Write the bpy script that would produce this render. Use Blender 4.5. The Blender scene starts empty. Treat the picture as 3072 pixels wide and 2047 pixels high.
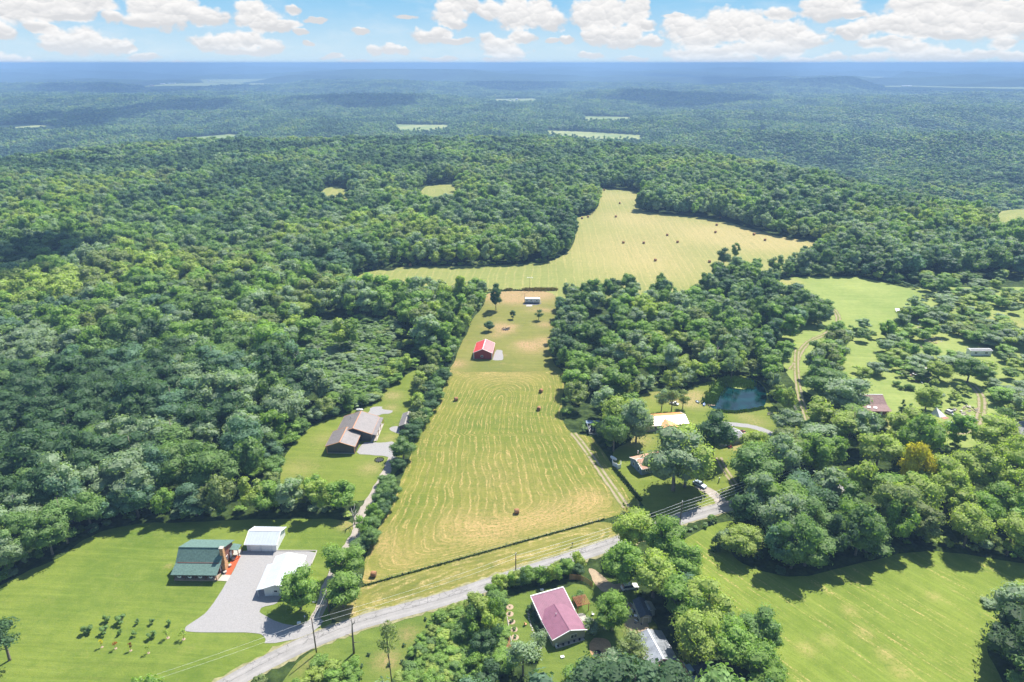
import bpy, bmesh, math, random
import numpy as np
from mathutils import Vector, Matrix
random.seed(7); rng = np.random.default_rng(7)
R = math.radians
scene = bpy.context.scene
COL = scene.collection

# ---------------------------------------------------------------- camera
CAM_H, PITCH, FPX = 130.0, R(22.15), 1569.0
cam_d = bpy.data.cameras.new('camera'); cam = bpy.data.objects.new('camera', cam_d); COL.objects.link(cam)
cam_d.sensor_width = 36.0; cam_d.lens = 36.0*FPX/2353.0
cam_d.clip_start = 1.0; cam_d.clip_end = 200000.0
cam.location = (0, 0, CAM_H); cam.rotation_euler = (R(90)-PITCH, 0, 0)
scene.camera = cam

# ---------------------------------------------------------------- light
SUN_EL, SUN_AZ = R(55), R(37)
world = bpy.data.worlds.new('World'); scene.world = world; world.use_nodes = True
wn = world.node_tree.nodes; wn.clear()
sky = wn.new('ShaderNodeTexSky'); sky.sky_type = 'NISHITA'; sky.sun_disc = False
sky.sun_elevation = SUN_EL; sky.sun_rotation = SUN_AZ; sky.altitude = 200
sky.air_density = 1.0; sky.dust_density = 0.6; sky.ozone_density = 1.5
bg = wn.new('ShaderNodeBackground'); bg.inputs['Strength'].default_value = 0.105
wo = wn.new('ShaderNodeOutputWorld')
world.node_tree.links.new(sky.outputs[0], bg.inputs['Color']); world.node_tree.links.new(bg.outputs[0], wo.inputs['Surface'])
sun_d = bpy.data.lights.new('sun', 'SUN'); sun_d.energy = 5.0; sun_d.angle = R(0.5); sun_d.color = (1.0, 0.95, 0.86)
sun = bpy.data.objects.new('sun', sun_d); COL.objects.link(sun)
SUNV = Vector((math.cos(SUN_EL)*math.sin(SUN_AZ), math.cos(SUN_EL)*math.cos(SUN_AZ), math.sin(SUN_EL)))
sun.rotation_euler = (-SUNV).to_track_quat('-Z', 'Y').to_euler(); sun.location = (200, 200, 500)
scene.view_settings.view_transform = 'Standard'; scene.view_settings.look = 'None'
scene.view_settings.exposure = 0.92; scene.view_settings.gamma = 1.0; scene.view_settings.use_curve_mapping = False
cy = scene.cycles
cy.max_bounces = 4; cy.diffuse_bounces = 2; cy.glossy_bounces = 2; cy.transmission_bounces = 2
cy.volume_bounces = 0; cy.transparent_max_bounces = 6
cy.use_adaptive_sampling = True; cy.adaptive_threshold = 0.02
cy.use_denoising = True
cy.sample_clamp_indirect = 4.0
cy.caustics_reflective = False; cy.caustics_refractive = False

# ---------------------------------------------------------------- where a point seen from the survey position lies on the ground
def at(x, y, z=0.0):
    a = (x-1176.5)/FPX; b = -(y-784.0)/FPX
    d = (a, math.cos(PITCH)+b*math.sin(PITCH), -math.sin(PITCH)+b*math.cos(PITCH))
    t = (z-CAM_H)/d[2]
    return (d[0]*t, d[1]*t)
def crop(ox, oy, s):
    return lambda x, y, z=0.0: at((ox+x/s)/1.3056, (oy+y/s)/1.3056, z)
c1 = crop(0, 1500, 2.866); c2 = crop(450, 1550, 3.62); c3 = crop(800, 1150, 3.137); c4 = crop(1350, 800, 4.48)
c5 = crop(1450, 1650, 3.361); c6 = crop(1700, 1150, 3.135); c7 = crop(2050, 1050, 3.92); c8 = crop(2350, 750, 2.6136)
ch = crop(900, 1364, 2.296); cb = crop(2048, 1364, 2.296); cf = crop(1600, 500, 2.296)
def P(c, *pts): return [c(*p) for p in pts]
def depth_of(x, y, z=0.0): return y*math.cos(PITCH)-(z-CAM_H)*math.sin(PITCH)
def screen(x, y, z):
    w = depth_of(x, y, z); return (1176.5+FPX*x/w, 784-FPX*(y*math.sin(PITCH)+(z-CAM_H)*math.cos(PITCH))/w)

# ---------------------------------------------------------------- maths
_perm = np.random.default_rng(3).permutation(512)
_perm = np.concatenate([_perm, _perm, _perm])
_ang = np.random.default_rng(4).uniform(0, 2*np.pi, 1536)
def perlin(x, y):
    x = np.asarray(x, float); y = np.asarray(y, float)
    xi = np.floor(x).astype(int); yi = np.floor(y).astype(int); xf = x-xi; yf = y-yi
    u = xf*xf*xf*(xf*(xf*6-15)+10); v = yf*yf*yf*(yf*(yf*6-15)+10)
    def g(ix, iy, dx, dy):
        a = _ang[_perm[(_perm[ix & 511]+iy) & 511]]
        return np.cos(a)*dx+np.sin(a)*dy
    n0 = g(xi, yi, xf, yf)*(1-u)+g(xi+1, yi, xf-1, yf)*u
    n1 = g(xi, yi+1, xf, yf-1)*(1-u)+g(xi+1, yi+1, xf-1, yf-1)*u
    return (n0*(1-v)+n1*v)*1.5
def fbm(x, y, o=4):
    s = 0; a = 1.0; t = 0
    for k in range(o):
        s = s+a*perlin(x*2**k+17.3*k, y*2**k-9.1*k); t += a; a *= .5
    return s/t
def inside(poly, x, y):
    x = np.asarray(x, float); y = np.asarray(y, float); r = np.zeros(x.shape, bool); n = len(poly)
    for i in range(n):
        x0, y0 = poly[i][:2]; x1, y1 = poly[(i+1) % n][:2]
        if y0 == y1: continue
        r ^= ((y0 > y) != (y1 > y)) & (x < (x1-x0)*(y-y0)/(y1-y0)+x0)
    return r
def edge_dist(poly, x, y, closed=True):
    x = np.asarray(x, float); y = np.asarray(y, float); n = len(poly); best = np.full(x.shape, 1e9); near = [np.zeros(x.shape), np.zeros(x.shape)]
    ds = []
    for i in range(n if closed else n-1):
        x0, y0 = poly[i][:2]; x1, y1 = poly[(i+1) % n][:2]; dx, dy = x1-x0, y1-y0
        t = np.clip(((x-x0)*dx+(y-y0)*dy)/(dx*dx+dy*dy+1e-9), 0, 1); px = x0+t*dx; py = y0+t*dy
        d = np.hypot(x-px, y-py); m = d < best; best = np.where(m, d, best)
        near[0] = np.where(m, px, near[0]); near[1] = np.where(m, py, near[1]); ds.append(d)
    return best, near, ds
def smooth_poly(poly, it=2, wob=0.0):
    p = [tuple(q[:2]) for q in poly]
    for _ in range(it):
        q = []
        for i in range(len(p)):
            a, b = p[i], p[(i+1) % len(p)]
            q += [(a[0]*.75+b[0]*.25, a[1]*.75+b[1]*.25), (a[0]*.25+b[0]*.75, a[1]*.25+b[1]*.75)]
        p = q
    if wob:
        p = [(x+wob*float(perlin(x*.35, y*.35)), y+wob*float(perlin(x*.35+40, y*.35+11))) for x, y in p]
    return p
def smooth_line(pts, it=2):
    p = [tuple(q[:2]) for q in pts]
    for _ in range(it):
        q = [p[0]]
        for i in range(len(p)-1):
            a, b = p[i], p[i+1]
            q += [(a[0]*.75+b[0]*.25, a[1]*.75+b[1]*.25), (a[0]*.25+b[0]*.75, a[1]*.25+b[1]*.75)]
        q.append(p[-1]); p = q
    return p
def sstep(a, b, x):
    t = np.clip((x-a)/(b-a), 0, 1); return t*t*(3-2*t)

# ---------------------------------------------------------------- materials
class NT:
    def __init__(s, name, tree=None):
        if tree is None:
            s.m = bpy.data.materials.new(name); s.m.use_nodes = True; s.t = s.m.node_tree; s.t.nodes.clear()
        else: s.m = None; s.t = tree
    def n(s, typ, _o=0, **kw):
        nd = s.t.nodes.new('ShaderNode'+typ)
        for k, v in kw.items():
            if k.startswith('i_'):
                key = k[2:]; key = int(key) if key.isdigit() else key.replace('_', ' ')
                if isinstance(v, bpy.types.NodeSocket): s.t.links.new(v, nd.inputs[key])
                else: nd.inputs[key].default_value = v
            else: setattr(nd, k, v)
        return nd
    def math(s, op, a, b=0.0, c=0.0, clamp=False):
        nd = s.t.nodes.new('ShaderNodeMath'); nd.operation = op; nd.use_clamp = clamp
        for i, v in enumerate((a, b, c)):
            if isinstance(v, bpy.types.NodeSocket): s.t.links.new(v, nd.inputs[i])
            else: nd.inputs[i].default_value = v
        return nd.outputs[0]
    def vmath(s, op, a, b=None, scale=None):
        nd = s.t.nodes.new('ShaderNodeVectorMath'); nd.operation = op
        for i, v in enumerate((a, b)):
            if v is None: continue
            if isinstance(v, bpy.types.NodeSocket): s.t.links.new(v, nd.inputs[i])
            else: nd.inputs[i].default_value = v
        if scale is not None: nd.inputs['Scale'].default_value = scale
        return nd.outputs['Value'] if op in ('LENGTH', 'DOT_PRODUCT', 'DISTANCE') else nd.outputs[0]
    def mix(s, f, a, b, blend='MIX'):
        nd = s.t.nodes.new('ShaderNodeMix'); nd.data_type = 'RGBA'; nd.blend_type = blend
        for key, v in ((0, f), (6, a), (7, b)):
            if isinstance(v, bpy.types.NodeSocket): s.t.links.new(v, nd.inputs[key])
            else: nd.inputs[key].default_value = v if key == 0 else (*v[:3], 1)
        return nd.outputs[2]
    def noise(s, vec, scale, detail=4.0, rough=.55, dist=0.0):
        nd = s.t.nodes.new('ShaderNodeTexNoise'); nd.inputs['Scale'].default_value = scale; nd.inputs['Detail'].default_value = detail
        nd.inputs['Roughness'].default_value = rough; nd.inputs['Distortion'].default_value = dist
        if vec is not None: s.t.links.new(vec, nd.inputs['Vector'])
        return nd.outputs[0]
    def ss(s, v, a, b, lo=0.0, hi=1.0):
        nd = s.t.nodes.new('ShaderNodeMapRange'); nd.interpolation_type = 'SMOOTHSTEP'
        s.t.links.new(v, nd.inputs[0])
        for k, q in zip((1, 2, 3, 4), (a, b, lo, hi)): nd.inputs[k].default_value = q
        return nd.outputs[0]
    def attr(s, name, typ='GEOMETRY', out='Fac'):
        nd = s.t.nodes.new('ShaderNodeAttribute'); nd.attribute_name = name; nd.attribute_type = typ
        return nd.outputs[out]
    def pos(s): return s.t.nodes.new('ShaderNodeNewGeometry').outputs['Position']
    def obj(s): return s.t.nodes.new('ShaderNodeTexCoord').outputs['Object']
    def bump(s, h, dist=.05, strength=.6):
        nd = s.t.nodes.new('ShaderNodeBump'); nd.inputs['Distance'].default_value = dist; nd.inputs['Strength'].default_value = strength
        s.t.links.new(h, nd.inputs['Height']); return nd.outputs[0]
    def surf(s, col, rough=.8, metal=0.0, spec=.3, normal=None, **kw):
        p = s.t.nodes.new('ShaderNodeBsdfPrincipled')
        for key, v in (('Base Color', col), ('Roughness', rough), ('Metallic', metal), ('Specular IOR Level', spec), ('Normal', normal)):
            if v is None: continue
            if isinstance(v, bpy.types.NodeSocket): s.t.links.new(v, p.inputs[key])
            elif key == 'Base Color': p.inputs[key].default_value = (*v[:3], 1)
            else: p.inputs[key].default_value = v
        for k, v in kw.items(): p.inputs[k.replace('_', ' ')].default_value = v
        s.out(p.outputs[0]); return p
    def out(s, sh):
        o = s.t.nodes.new('ShaderNodeOutputMaterial'); s.t.links.new(sh, o.inputs['Surface'])

def plain(name, col, rough=.7, var=.18, scale=1.5, metal=0.0, spec=.35, bump=0.0):
    n = NT(name); p = n.obj()
    f = n.noise(p, scale, 5, .6); g = n.noise(p, scale*9, 3, .6)
    k = n.math('ADD', n.math('MULTIPLY', f, .65), n.math('MULTIPLY', g, .35))
    k = n.ss(k, .3, .7)
    c = n.mix(k, [v*(1-var) for v in col], [min(1, v*(1+var)) for v in col])
    nm = n.bump(g, .03, bump) if bump else None
    n.surf(c, rough, metal, spec, nm); return n.m

def ribbed(name, col, axis=0, pitch=.6, rough=.4, metal=.0, spec=.5, dirt=.15, rib=.3):
    """painted sheet metal with standing ribs, weathered in blotches"""
    n = NT(name); p = n.obj(); sp = n.n('SeparateXYZ', i_Vector=p)
    x = n.math('DIVIDE', sp.outputs[axis], pitch); fr = n.math('FRACT', x)
    w = n.math('ABSOLUTE', n.math('SUBTRACT', fr, .5)); line = n.ss(w, .38, .5)
    d = n.noise(p, .7, 5, .6); base = n.mix(n.ss(d, .35, .75), [v*(1+dirt*.4) for v in col], [v*(1-dirt) for v in col])
    c = n.mix(n.math('MULTIPLY', line, rib), base, [v*.45 for v in col])
    n.surf(c, rough, metal, spec, n.bump(line, .04, .6)); return n.m

def grass(name, lo, hi, dry=(.30, .235, .10), dryness=0.0, stripes=None, mow=None, rough=.9, patch=.05, streak=None):
    """short turf. stripes = (period m, half width, strength) of hay left in rows that follow the field edge ('edge' attribute)"""
    n = NT(name); p = n.pos()
    big = n.noise(p, patch, 4, .6); mid = n.noise(p, .35, 5, .65); fine = n.noise(p, 2.2, 4, .7)
    k = n.math('ADD', n.math('MULTIPLY', big, .45), n.math('ADD', n.math('MULTIPLY', mid, .3), n.math('MULTIPLY', fine, .25)))
    c = n.mix(n.ss(k, .34, .66), lo, hi)
    if mow:   # faint lanes left by the mower
        ang, per, amt = mow; q = n.vmath('DOT_PRODUCT', p, (math.cos(ang), math.sin(ang), 0))
        q = n.math('ADD', q, n.math('MULTIPLY', n.noise(p, .03, 2), 14.0))
        sn = n.math('SINE', n.math('MULTIPLY', q, 2*math.pi/per))
        c = n.mix(n.math('MULTIPLY', n.ss(sn, -1, 1), n.math('MULTIPLY', n.ss(n.noise(p, .09, 3), .35, .65), amt)), c, [v*1.25 for v in hi])
    sa = streak[0] if streak else R(85)
    q0 = n.math('ADD', n.vmath('DOT_PRODUCT', p, (math.cos(sa), math.sin(sa), 0)), n.math('MULTIPLY', n.noise(p, .03, 2), 4.0))
    v0 = n.n('CombineXYZ', i_0=q0, i_1=n.math('MULTIPLY', n.vmath('DOT_PRODUCT', p, (-math.sin(sa), math.cos(sa), 0)), .035)).outputs[0]
    sv = n.noise(v0, .75, 4, .65)
    c = n.mix(n.ss(sv, .5, .72, 0, .32), c, [v*1.35 for v in hi]); c = n.mix(n.ss(sv, .5, .3, 0, .3), c, [v*.72 for v in lo])
    weeds = n.ss(n.noise(p, .28, 6, .8), .56, .70, 0, .45); c = n.mix(weeds, c, (lo[0]*.6, lo[1]*.75, lo[2]*.8))
    dr = n.attr('dry')
    dn = n.noise(p, .16, 6, .7); dd = n.noise(p, 1.1, 5, .75)
    amt = n.math('ADD', n.math('MULTIPLY', n.ss(n.math('ADD', n.math('MULTIPLY', dn, .55), n.math('MULTIPLY', dd, .45)), .52, .72), dryness),
                 n.math('MULTIPLY', dr, n.ss(dd, .3, .62)), clamp=True)
    c = n.mix(amt, c, dry)
    h = fine
    if stripes:
        per, hw, st = stripes; e = n.attr('edge')
        e = n.math('ADD', e, n.math('MULTIPLY', n.noise(p, .045, 3), 4.0)); e = n.math('ADD', e, n.math('MULTIPLY', n.noise(p, .5, 3), .7))
        w = n.math('ABSOLUTE', n.math('SUBTRACT', n.math('FRACT', n.math('DIVIDE', e, per)), .5))
        line = n.ss(w, hw, 0.02)
        w2 = n.math('ABSOLUTE', n.math('SUBTRACT', n.math('FRACT', n.math('DIVIDE', n.math('ADD', e, n.math('MULTIPLY', n.noise(p, .11, 3), 5.0)), per*1.7)), .5))
        line2 = n.math('MULTIPLY', n.ss(w2, hw*.9, .01), .6)
        br = n.ss(n.noise(p, .22, 4, .7), .42, .6); br2 = n.ss(n.noise(p, 1.6, 4, .7), .36, .58)
        amt2 = n.math('MULTIPLY', n.math('MULTIPLY', n.math('MAXIMUM', line, line2), st), n.math('MULTIPLY', n.math('ADD', n.math('MULTIPLY', br, .75), .25), br2))
        c = n.mix(amt2, c, [v*1.25 for v in dry])
        wide = n.noise(n.n('CombineXYZ', i_0=n.math('MULTIPLY', e, 1.1), i_1=n.math('MULTIPLY', n.noise(p, .05, 2), 6.0)).outputs[0], .9, 3, .6)
        c = n.mix(n.ss(wide, .45, .75, 0, .4), c, [v*.8 for v in lo])
    if streak:
        ang, per, st = streak; q = n.vmath('DOT_PRODUCT', p, (math.cos(ang), math.sin(ang), 0)); q = n.math('ADD', q, n.math('MULTIPLY', n.noise(p, .03, 2), 3.0))
        al_ = n.vmath('DOT_PRODUCT', p, (-math.sin(ang), math.cos(ang), 0)); v2 = n.n('CombineXYZ', i_0=n.math('MULTIPLY', q, 1.0), i_1=n.math('MULTIPLY', al_, .06)).outputs[0]
        a_ = n.noise(v2, 1.1, 4, .65); b_ = n.noise(v2, .22, 2); g_ = n.ss(n.noise(p, 1.5, 4, .75), .42, .62)
        m_ = n.math('MULTIPLY', n.math('MULTIPLY', n.ss(a_, .51, .66), n.ss(b_, .42, .56)), g_)
        c = n.mix(n.math('MULTIPLY', m_, st), c, [v*1.15 for v in dry])
    n.surf(c, rough, 0, .15, n.bump(h, .12, .8)); return n.m

def foliage(name, mass):
    n = NT(name)
    base = n.attr('tint', 'INSTANCER', 'Color') if mass else n.n('ObjectInfo').outputs['Color']
    sh = n.attr('leaf_tone'); g = n.noise(n.pos(), .55, 3, .6)
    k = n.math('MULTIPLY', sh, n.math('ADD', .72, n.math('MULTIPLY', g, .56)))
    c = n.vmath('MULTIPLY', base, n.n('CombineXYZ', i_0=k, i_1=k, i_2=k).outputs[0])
    yel = n.mix(n.ss(n.noise(n.pos(), .22, 3), .5, .75, 0, .4), c, n.vmath('MULTIPLY', c, (1.25, 1.2, .7)))
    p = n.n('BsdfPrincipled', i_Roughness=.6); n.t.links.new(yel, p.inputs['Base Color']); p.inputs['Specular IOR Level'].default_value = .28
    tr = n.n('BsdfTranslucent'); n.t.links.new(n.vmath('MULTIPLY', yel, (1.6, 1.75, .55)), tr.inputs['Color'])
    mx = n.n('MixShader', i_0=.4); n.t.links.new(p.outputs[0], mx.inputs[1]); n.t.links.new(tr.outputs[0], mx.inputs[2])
    n.out(mx.outputs[0]); return n.m

# ---------------------------------------------------------------- object helpers
def tag(o, label=None, cat=None, group=None, kind=None):
    if label: o['label'] = label
    if cat: o['category'] = cat
    if group: o['group'] = group
    if kind: o['kind'] = kind
    return o
def link(name, data, parent=None, loc=None, rot=None):
    o = bpy.data.objects.new(name, data); COL.objects.link(o)
    if parent is not None: o.parent = parent
    if loc is not None: o.location = loc
    if rot is not None: o.rotation_euler = rot
    return o
def thing(name, label, cat, loc=(0, 0, 0), rz=0.0, group=None):
    return tag(link(name, None, None, loc, (0, 0, rz)), label, cat, group)
def mesh(name, verts, faces, mat=None, smooth=False):
    me = bpy.data.meshes.new(name); me.from_pydata([tuple(v) for v in verts], [], [tuple(f) for f in faces])
    if mat is not None: me.materials.append(mat)
    if smooth: me.polygons.foreach_set('use_smooth', [True]*len(me.polygons))
    me.update(); return me
def fast_mesh(name, V, F, mat=None, smooth=False):
    V = np.asarray(V, np.float32); F = np.asarray(F, np.int32); me = bpy.data.meshes.new(name); k = F.shape[1]
    me.vertices.add(len(V)); me.vertices.foreach_set('co', V.ravel())
    me.loops.add(F.size); me.loops.foreach_set('vertex_index', F.ravel())
    me.polygons.add(len(F)); me.polygons.foreach_set('loop_start', np.arange(0, F.size, k, dtype=np.int32))
    me.update(calc_edges=True)
    if mat is not None: me.materials.append(mat)
    me.polygons.foreach_set('use_smooth', np.full(len(F), smooth))
    me.validate(); return me
def fattr(me, name, vals, dom='POINT'):
    a = me.attributes.new(name, 'FLOAT', dom); a.data.foreach_set('value', np.asarray(vals, np.float32))
_boxes = {}
def box(name, parent, mat, c, s, rz=0.0, bevel=0.0, rx=0.0, ry=0.0):
    key = (tuple(round(v, 3) for v in s), mat.name, round(bevel, 3))
    if key not in _boxes:
        bm = bmesh.new(); bmesh.ops.create_cube(bm, size=1.0); bmesh.ops.scale(bm, vec=s, verts=bm.verts)
        if bevel: bmesh.ops.bevel(bm, geom=bm.edges[:], offset=bevel, segments=2, affect='EDGES')
        me = bpy.data.meshes.new(name); bm.to_mesh(me); bm.free(); me.materials.append(mat); _boxes[key] = me
    return link(name, _boxes[key], parent, c, (rx, ry, rz))
def cyl(name, parent, mat, c, r, h, n=10, r2=None, rot=(0, 0, 0)):
    bm = bmesh.new(); bmesh.ops.create_cone(bm, cap_ends=True, segments=n, radius1=r, radius2=r if r2 is None else r2, depth=h)
    me = bpy.data.meshes.new(name); bm.to_mesh(me); bm.free(); me.materials.append(mat)
    return link(name, me, parent, c, rot)
def tube_data(paths, sides=5):
    """paths: list of lists of (x,y,z,r)"""
    V, F = [], []
    for path in paths:
        pts = [Vector(p[:3]) for p in path]; b0 = len(V)
        for i, p in enumerate(pts):
            d = (pts[min(i+1, len(pts)-1)]-pts[max(i-1, 0)]); d = d.normalized() if d.length else Vector((0, 0, 1))
            u = d.cross(Vector((.3, .9, .1))); u = u.normalized() if u.length > 1e-4 else Vector((1, 0, 0)); w = d.cross(u)
            for k in range(sides):
                a = 2*math.pi*k/sides; V.append(p+(u*math.cos(a)+w*math.sin(a))*path[i][3])
        for i in range(len(pts)-1):
            for k in range(sides):
                a = b0+i*sides+k; b = b0+i*sides+(k+1) % sides; F.append((a, b, b+sides, a+sides))
        F.append(tuple(b0+k for k in range(sides))[::-1]); F.append(tuple(b0+(len(pts)-1)*sides+k for k in range(sides)))
    return V, F
def tubes(name, paths, mat, parent=None, sides=5, smooth=True):
    V, F = tube_data(paths, sides); return link(name, mesh(name, V, F, mat, smooth), parent)

def poly_grid(poly, cell):
    xs = [p[0] for p in poly]; ys = [p[1] for p in poly]
    x0, y0 = min(xs)-cell, min(ys)-cell; nx = int((max(xs)-x0)/cell)+3; ny = int((max(ys)-y0)/cell)+3
    gx, gy = np.meshgrid(x0+np.arange(nx)*cell, y0+np.arange(ny)*cell); ins = inside(poly, gx, gy)
    c = ins[:-1, :-1] | ins[1:, :-1] | ins[:-1, 1:] | ins[1:, 1:]
    idx = np.arange(nx*ny).reshape(ny, nx)
    F = np.stack([idx[:-1, :-1][c], idx[:-1, 1:][c], idx[1:, 1:][c], idx[1:, :-1][c]], 1)
    used = np.unique(F); rem = np.full(nx*ny, -1); rem[used] = np.arange(len(used))
    X = gx.ravel()[used].copy(); Y = gy.ravel()[used].copy(); I = ins.ravel()[used]
    d, near, ds = edge_dist(poly, X, Y)
    X[~I] = near[0][~I]; Y[~I] = near[1][~I]
    return X, Y, rem[F], np.where(I, d, 0), ds, I
def sheet(name, poly, z, mat, cell=1.0, dry=(), soft=5.0, kind='structure', smooth=2, wob=.4, edge_from=None, relief=0.0, edge_open=False, edge_fn=None):
    pl = smooth_poly(poly, smooth, wob) if smooth else poly
    X, Y, F, d, ds, I = poly_grid(pl, cell)
    src = edge_from if edge_from is not None else pl
    _, _, ds2 = edge_dist(src, X, Y, not edge_open)
    D = np.stack(ds2); m = D.min(0); e = m-soft*np.log(np.exp(-(D-m)/soft).sum(0)/max(1, 1))
    if edge_fn is not None: e = edge_fn(X, Y)
    dr = np.zeros(len(X))
    for (sx, sy, r, a) in dry: dr += a*np.exp(-((X-sx)**2+(Y-sy)**2)/(r*r))
    Z = np.full(len(X), z)
    if relief: Z = Z+relief*np.clip(d/3, 0, 1)*(perlin(X*.12, Y*.12)+.5)
    me = fast_mesh(name, np.stack([X, Y, Z], 1), F, mat, True)
    fattr(me, 'edge', e); fattr(me, 'dry', np.clip(dr, 0, 1))
    o = link(name, me)
    if kind: o['kind'] = kind
    return o
def strip(name, line, width, z, mat, kind='structure', parent=None, wob=0.0, it=2):
    p = smooth_line(line, it) if it else list(line); V, F = [], []; s = 0.0; es = []; al = []
    W = width if callable(width) else (lambda t: width)
    q = [p[0]]
    for a, b in zip(p[:-1], p[1:]):
        L = math.dist(a, b); k = max(1, int(L/1.2)); q += [(a[0]+(b[0]-a[0])*j/k, a[1]+(b[1]-a[1])*j/k) for j in range(1, k+1)]
    p = q
    for i, (x, y) in enumerate(p):
        a = p[max(0, i-1)]; b = p[min(len(p)-1, i+1)]; dx, dy = b[0]-a[0], b[1]-a[1]; L = math.hypot(dx, dy) or 1
        nx, ny = -dy/L, dx/L; w = W(i/(len(p)-1))/2
        if i: s += math.dist(p[i-1], p[i])
        for k in range(7):
            t = (k/3-1)*w
            if k in (0, 6) and wob: t += wob*float(perlin(x*.5+k*7, y*.5))
            V.append((x+nx*t, y+ny*t, z)); es.append(k/3-1); al.append(s)
        if i:
            for k in range(6): a0 = (i-1)*7+k; F.append((a0+1, a0, a0+7, a0+8))
    me = fast_mesh(name, V, F, mat, True); fattr(me, 'across', es); fattr(me, 'along', al); fattr(me, 'edge', es); fattr(me, 'dry', np.zeros(len(es)))
    o = link(name, me, parent)
    if kind: o['kind'] = kind
    return o, p

# ================================================================ SETTING
# plateau on which the farm stands: beyond its rim the land drops into wooded valleys
RIM = [at(x, y, 18) for x, y in [(-900, 560), (-300, 440), (0, 402), (150, 345), (400, 319), (800, 314), (1250, 313), (1500, 335), (1700, 372), (1900, 425), (2100, 468), (2353, 492), (2800, 520), (3300, 560)]] + [(900, 60), (400, -900), (-400, -900), (-1100, 100)]
VAL = -70.0
def vat(x, y, h=0): return at(x, y, VAL+h)
FAR_FIELDS = [
    ('F1', [vat(380, 326, 16), (vat(400, 323)), vat(455, 316), vat(536, 309), vat(560, 314), vat(530, 322, 16)]),
    ('F2', [vat(-60, 290), vat(0, 289), vat(60, 287), vat(132, 291), vat(132, 295, 16), vat(-60, 297, 16)]),
    ('F3', [vat(905, 287), vat(1030, 288), vat(1032, 297, 12), vat(980, 300, 16), vat(915, 299, 16)]),
    ('F4', [vat(1255, 301), vat(1330, 303), vat(1475, 312), vat(1478, 320, 16), vat(1330, 316, 16), vat(1255, 308, 12)]),
    ('F5', [vat(2028, 205), vat(2110, 205), vat(2210, 208), vat(2400, 208), vat(2400, 217, 16), vat(2200, 213, 16), vat(2030, 209, 16)]),
    ('F6', [vat(395, 199), vat(520, 196), vat(560, 197), vat(560, 201, 20), vat(430, 206, 20), vat(330, 209, 20), vat(330, 206)]), ('F12', [vat(460, 188), vat(620, 186), vat(600, 190, 20), vat(470, 193, 20)]),
    ('F7', [vat(1340, 268), vat(1450, 270), vat(1450, 276, 16), vat(1340, 275, 16)]),
    ('F8', [vat(1135, 228), vat(1230, 227), vat(1240, 236, 12), vat(1140, 237, 12)]),
    ('F9', [vat(575, 198), vat(640, 199), vat(640, 205, 14), vat(570, 205, 14)]),
    ('F10', [vat(1940, 179), vat(2030, 181), vat(2030, 186, 14), vat(1940, 184, 14)]),
    ('F11', [vat(1720, 300), vat(1760, 300), vat(1755, 303, 14), vat(1715, 303, 14)]),
]
def height(x, y):
    x = np.asarray(x, float); y = np.asarray(y, float); d = np.where(inside(RIM, x, y), 0, edge_dist(RIM, x, y)[0])
    r = np.hypot(x, y)
    z = VAL*sstep(0, 380, d)
    flat = np.zeros(x.shape)
    for _, f in FAR_FIELDS:
        fd = np.where(inside(f, x, y), 0, edge_dist(f, x, y)[0]); flat = np.maximum(flat, 1-sstep(0, 260, fd))
    hills = 62*(fbm(x/1500+3, y/620, 4)+.10)+170*sstep(2500, 8000, r)*(fbm(x/3600+9, y/1500+2, 3)+.05)
    hills = np.clip(hills, -16, 150)
    # long ridges seen half way to the horizon
    z = z+hills*sstep(150, 800, d)*(1-flat)
    return np.minimum(z+24*sstep(5200, 6500, r)+14*sstep(9000, 20000, r), 62-10*np.sin(x/4000.0)+14*sstep(9000, 17000, r)+9*fbm(x/2500, y/1800, 2))

# ground sheet: polar grid reaching the horizon
ths = np.concatenate([np.linspace(-180, -46, 36, endpoint=False), np.linspace(-46, 46, 420, endpoint=False), np.linspace(46, 180, 36, endpoint=False)])
rs = np.concatenate([[2, 40, 120, 250, 450], np.geomspace(600, 60000, 190)])
TT, RR = np.meshgrid(np.radians(ths), rs); GX = RR*np.sin(TT); GY = RR*np.cos(TT); GZ = height(GX, GY)
nt, nr = len(ths), len(rs); idx = np.arange(nt*nr).reshape(nr, nt); nx_ = np.roll(idx, -1, 1)
GF = np.stack([idx[:-1].ravel(), nx_[:-1].ravel(), nx_[1:].ravel(), idx[1:].ravel()], 1)
n = NT('woodland_ground'); p = n.pos(); r = n.vmath('LENGTH', p)
a = n.noise(p, .35, 5, .7); near = n.mix(n.ss(a, .35, .65), (.022, .04, .012), (.055, .085, .022))
t1 = n.noise(p, .035, 4, .65); t2 = n.noise(p, .0016, 3, .55)
farc = n.mix(n.ss(t1, .35, .66), (.016, .034, .014), (.06, .095, .035)); farc = n.mix(n.ss(t2, .45, .6), farc, (.02, .035, .02)); t3 = n.noise(n.vmath('MULTIPLY', p, (.0006, .0022, 1)), 1.0, 3, .6); farc = n.mix(n.ss(t3, .62, .66, 0, .8), farc, (.16, .21, .09))
c = n.mix(n.ss(r, 4200, 6000), near, farc)
n.surf(c, .95, 0, .1, n.bump(t1, 9.0, 1.0))
ground = link('ground', fast_mesh('ground', np.stack([GX.ravel(), GY.ravel(), GZ.ravel()], 1), GF, n.m, True)); ground['kind'] = 'structure'

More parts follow.
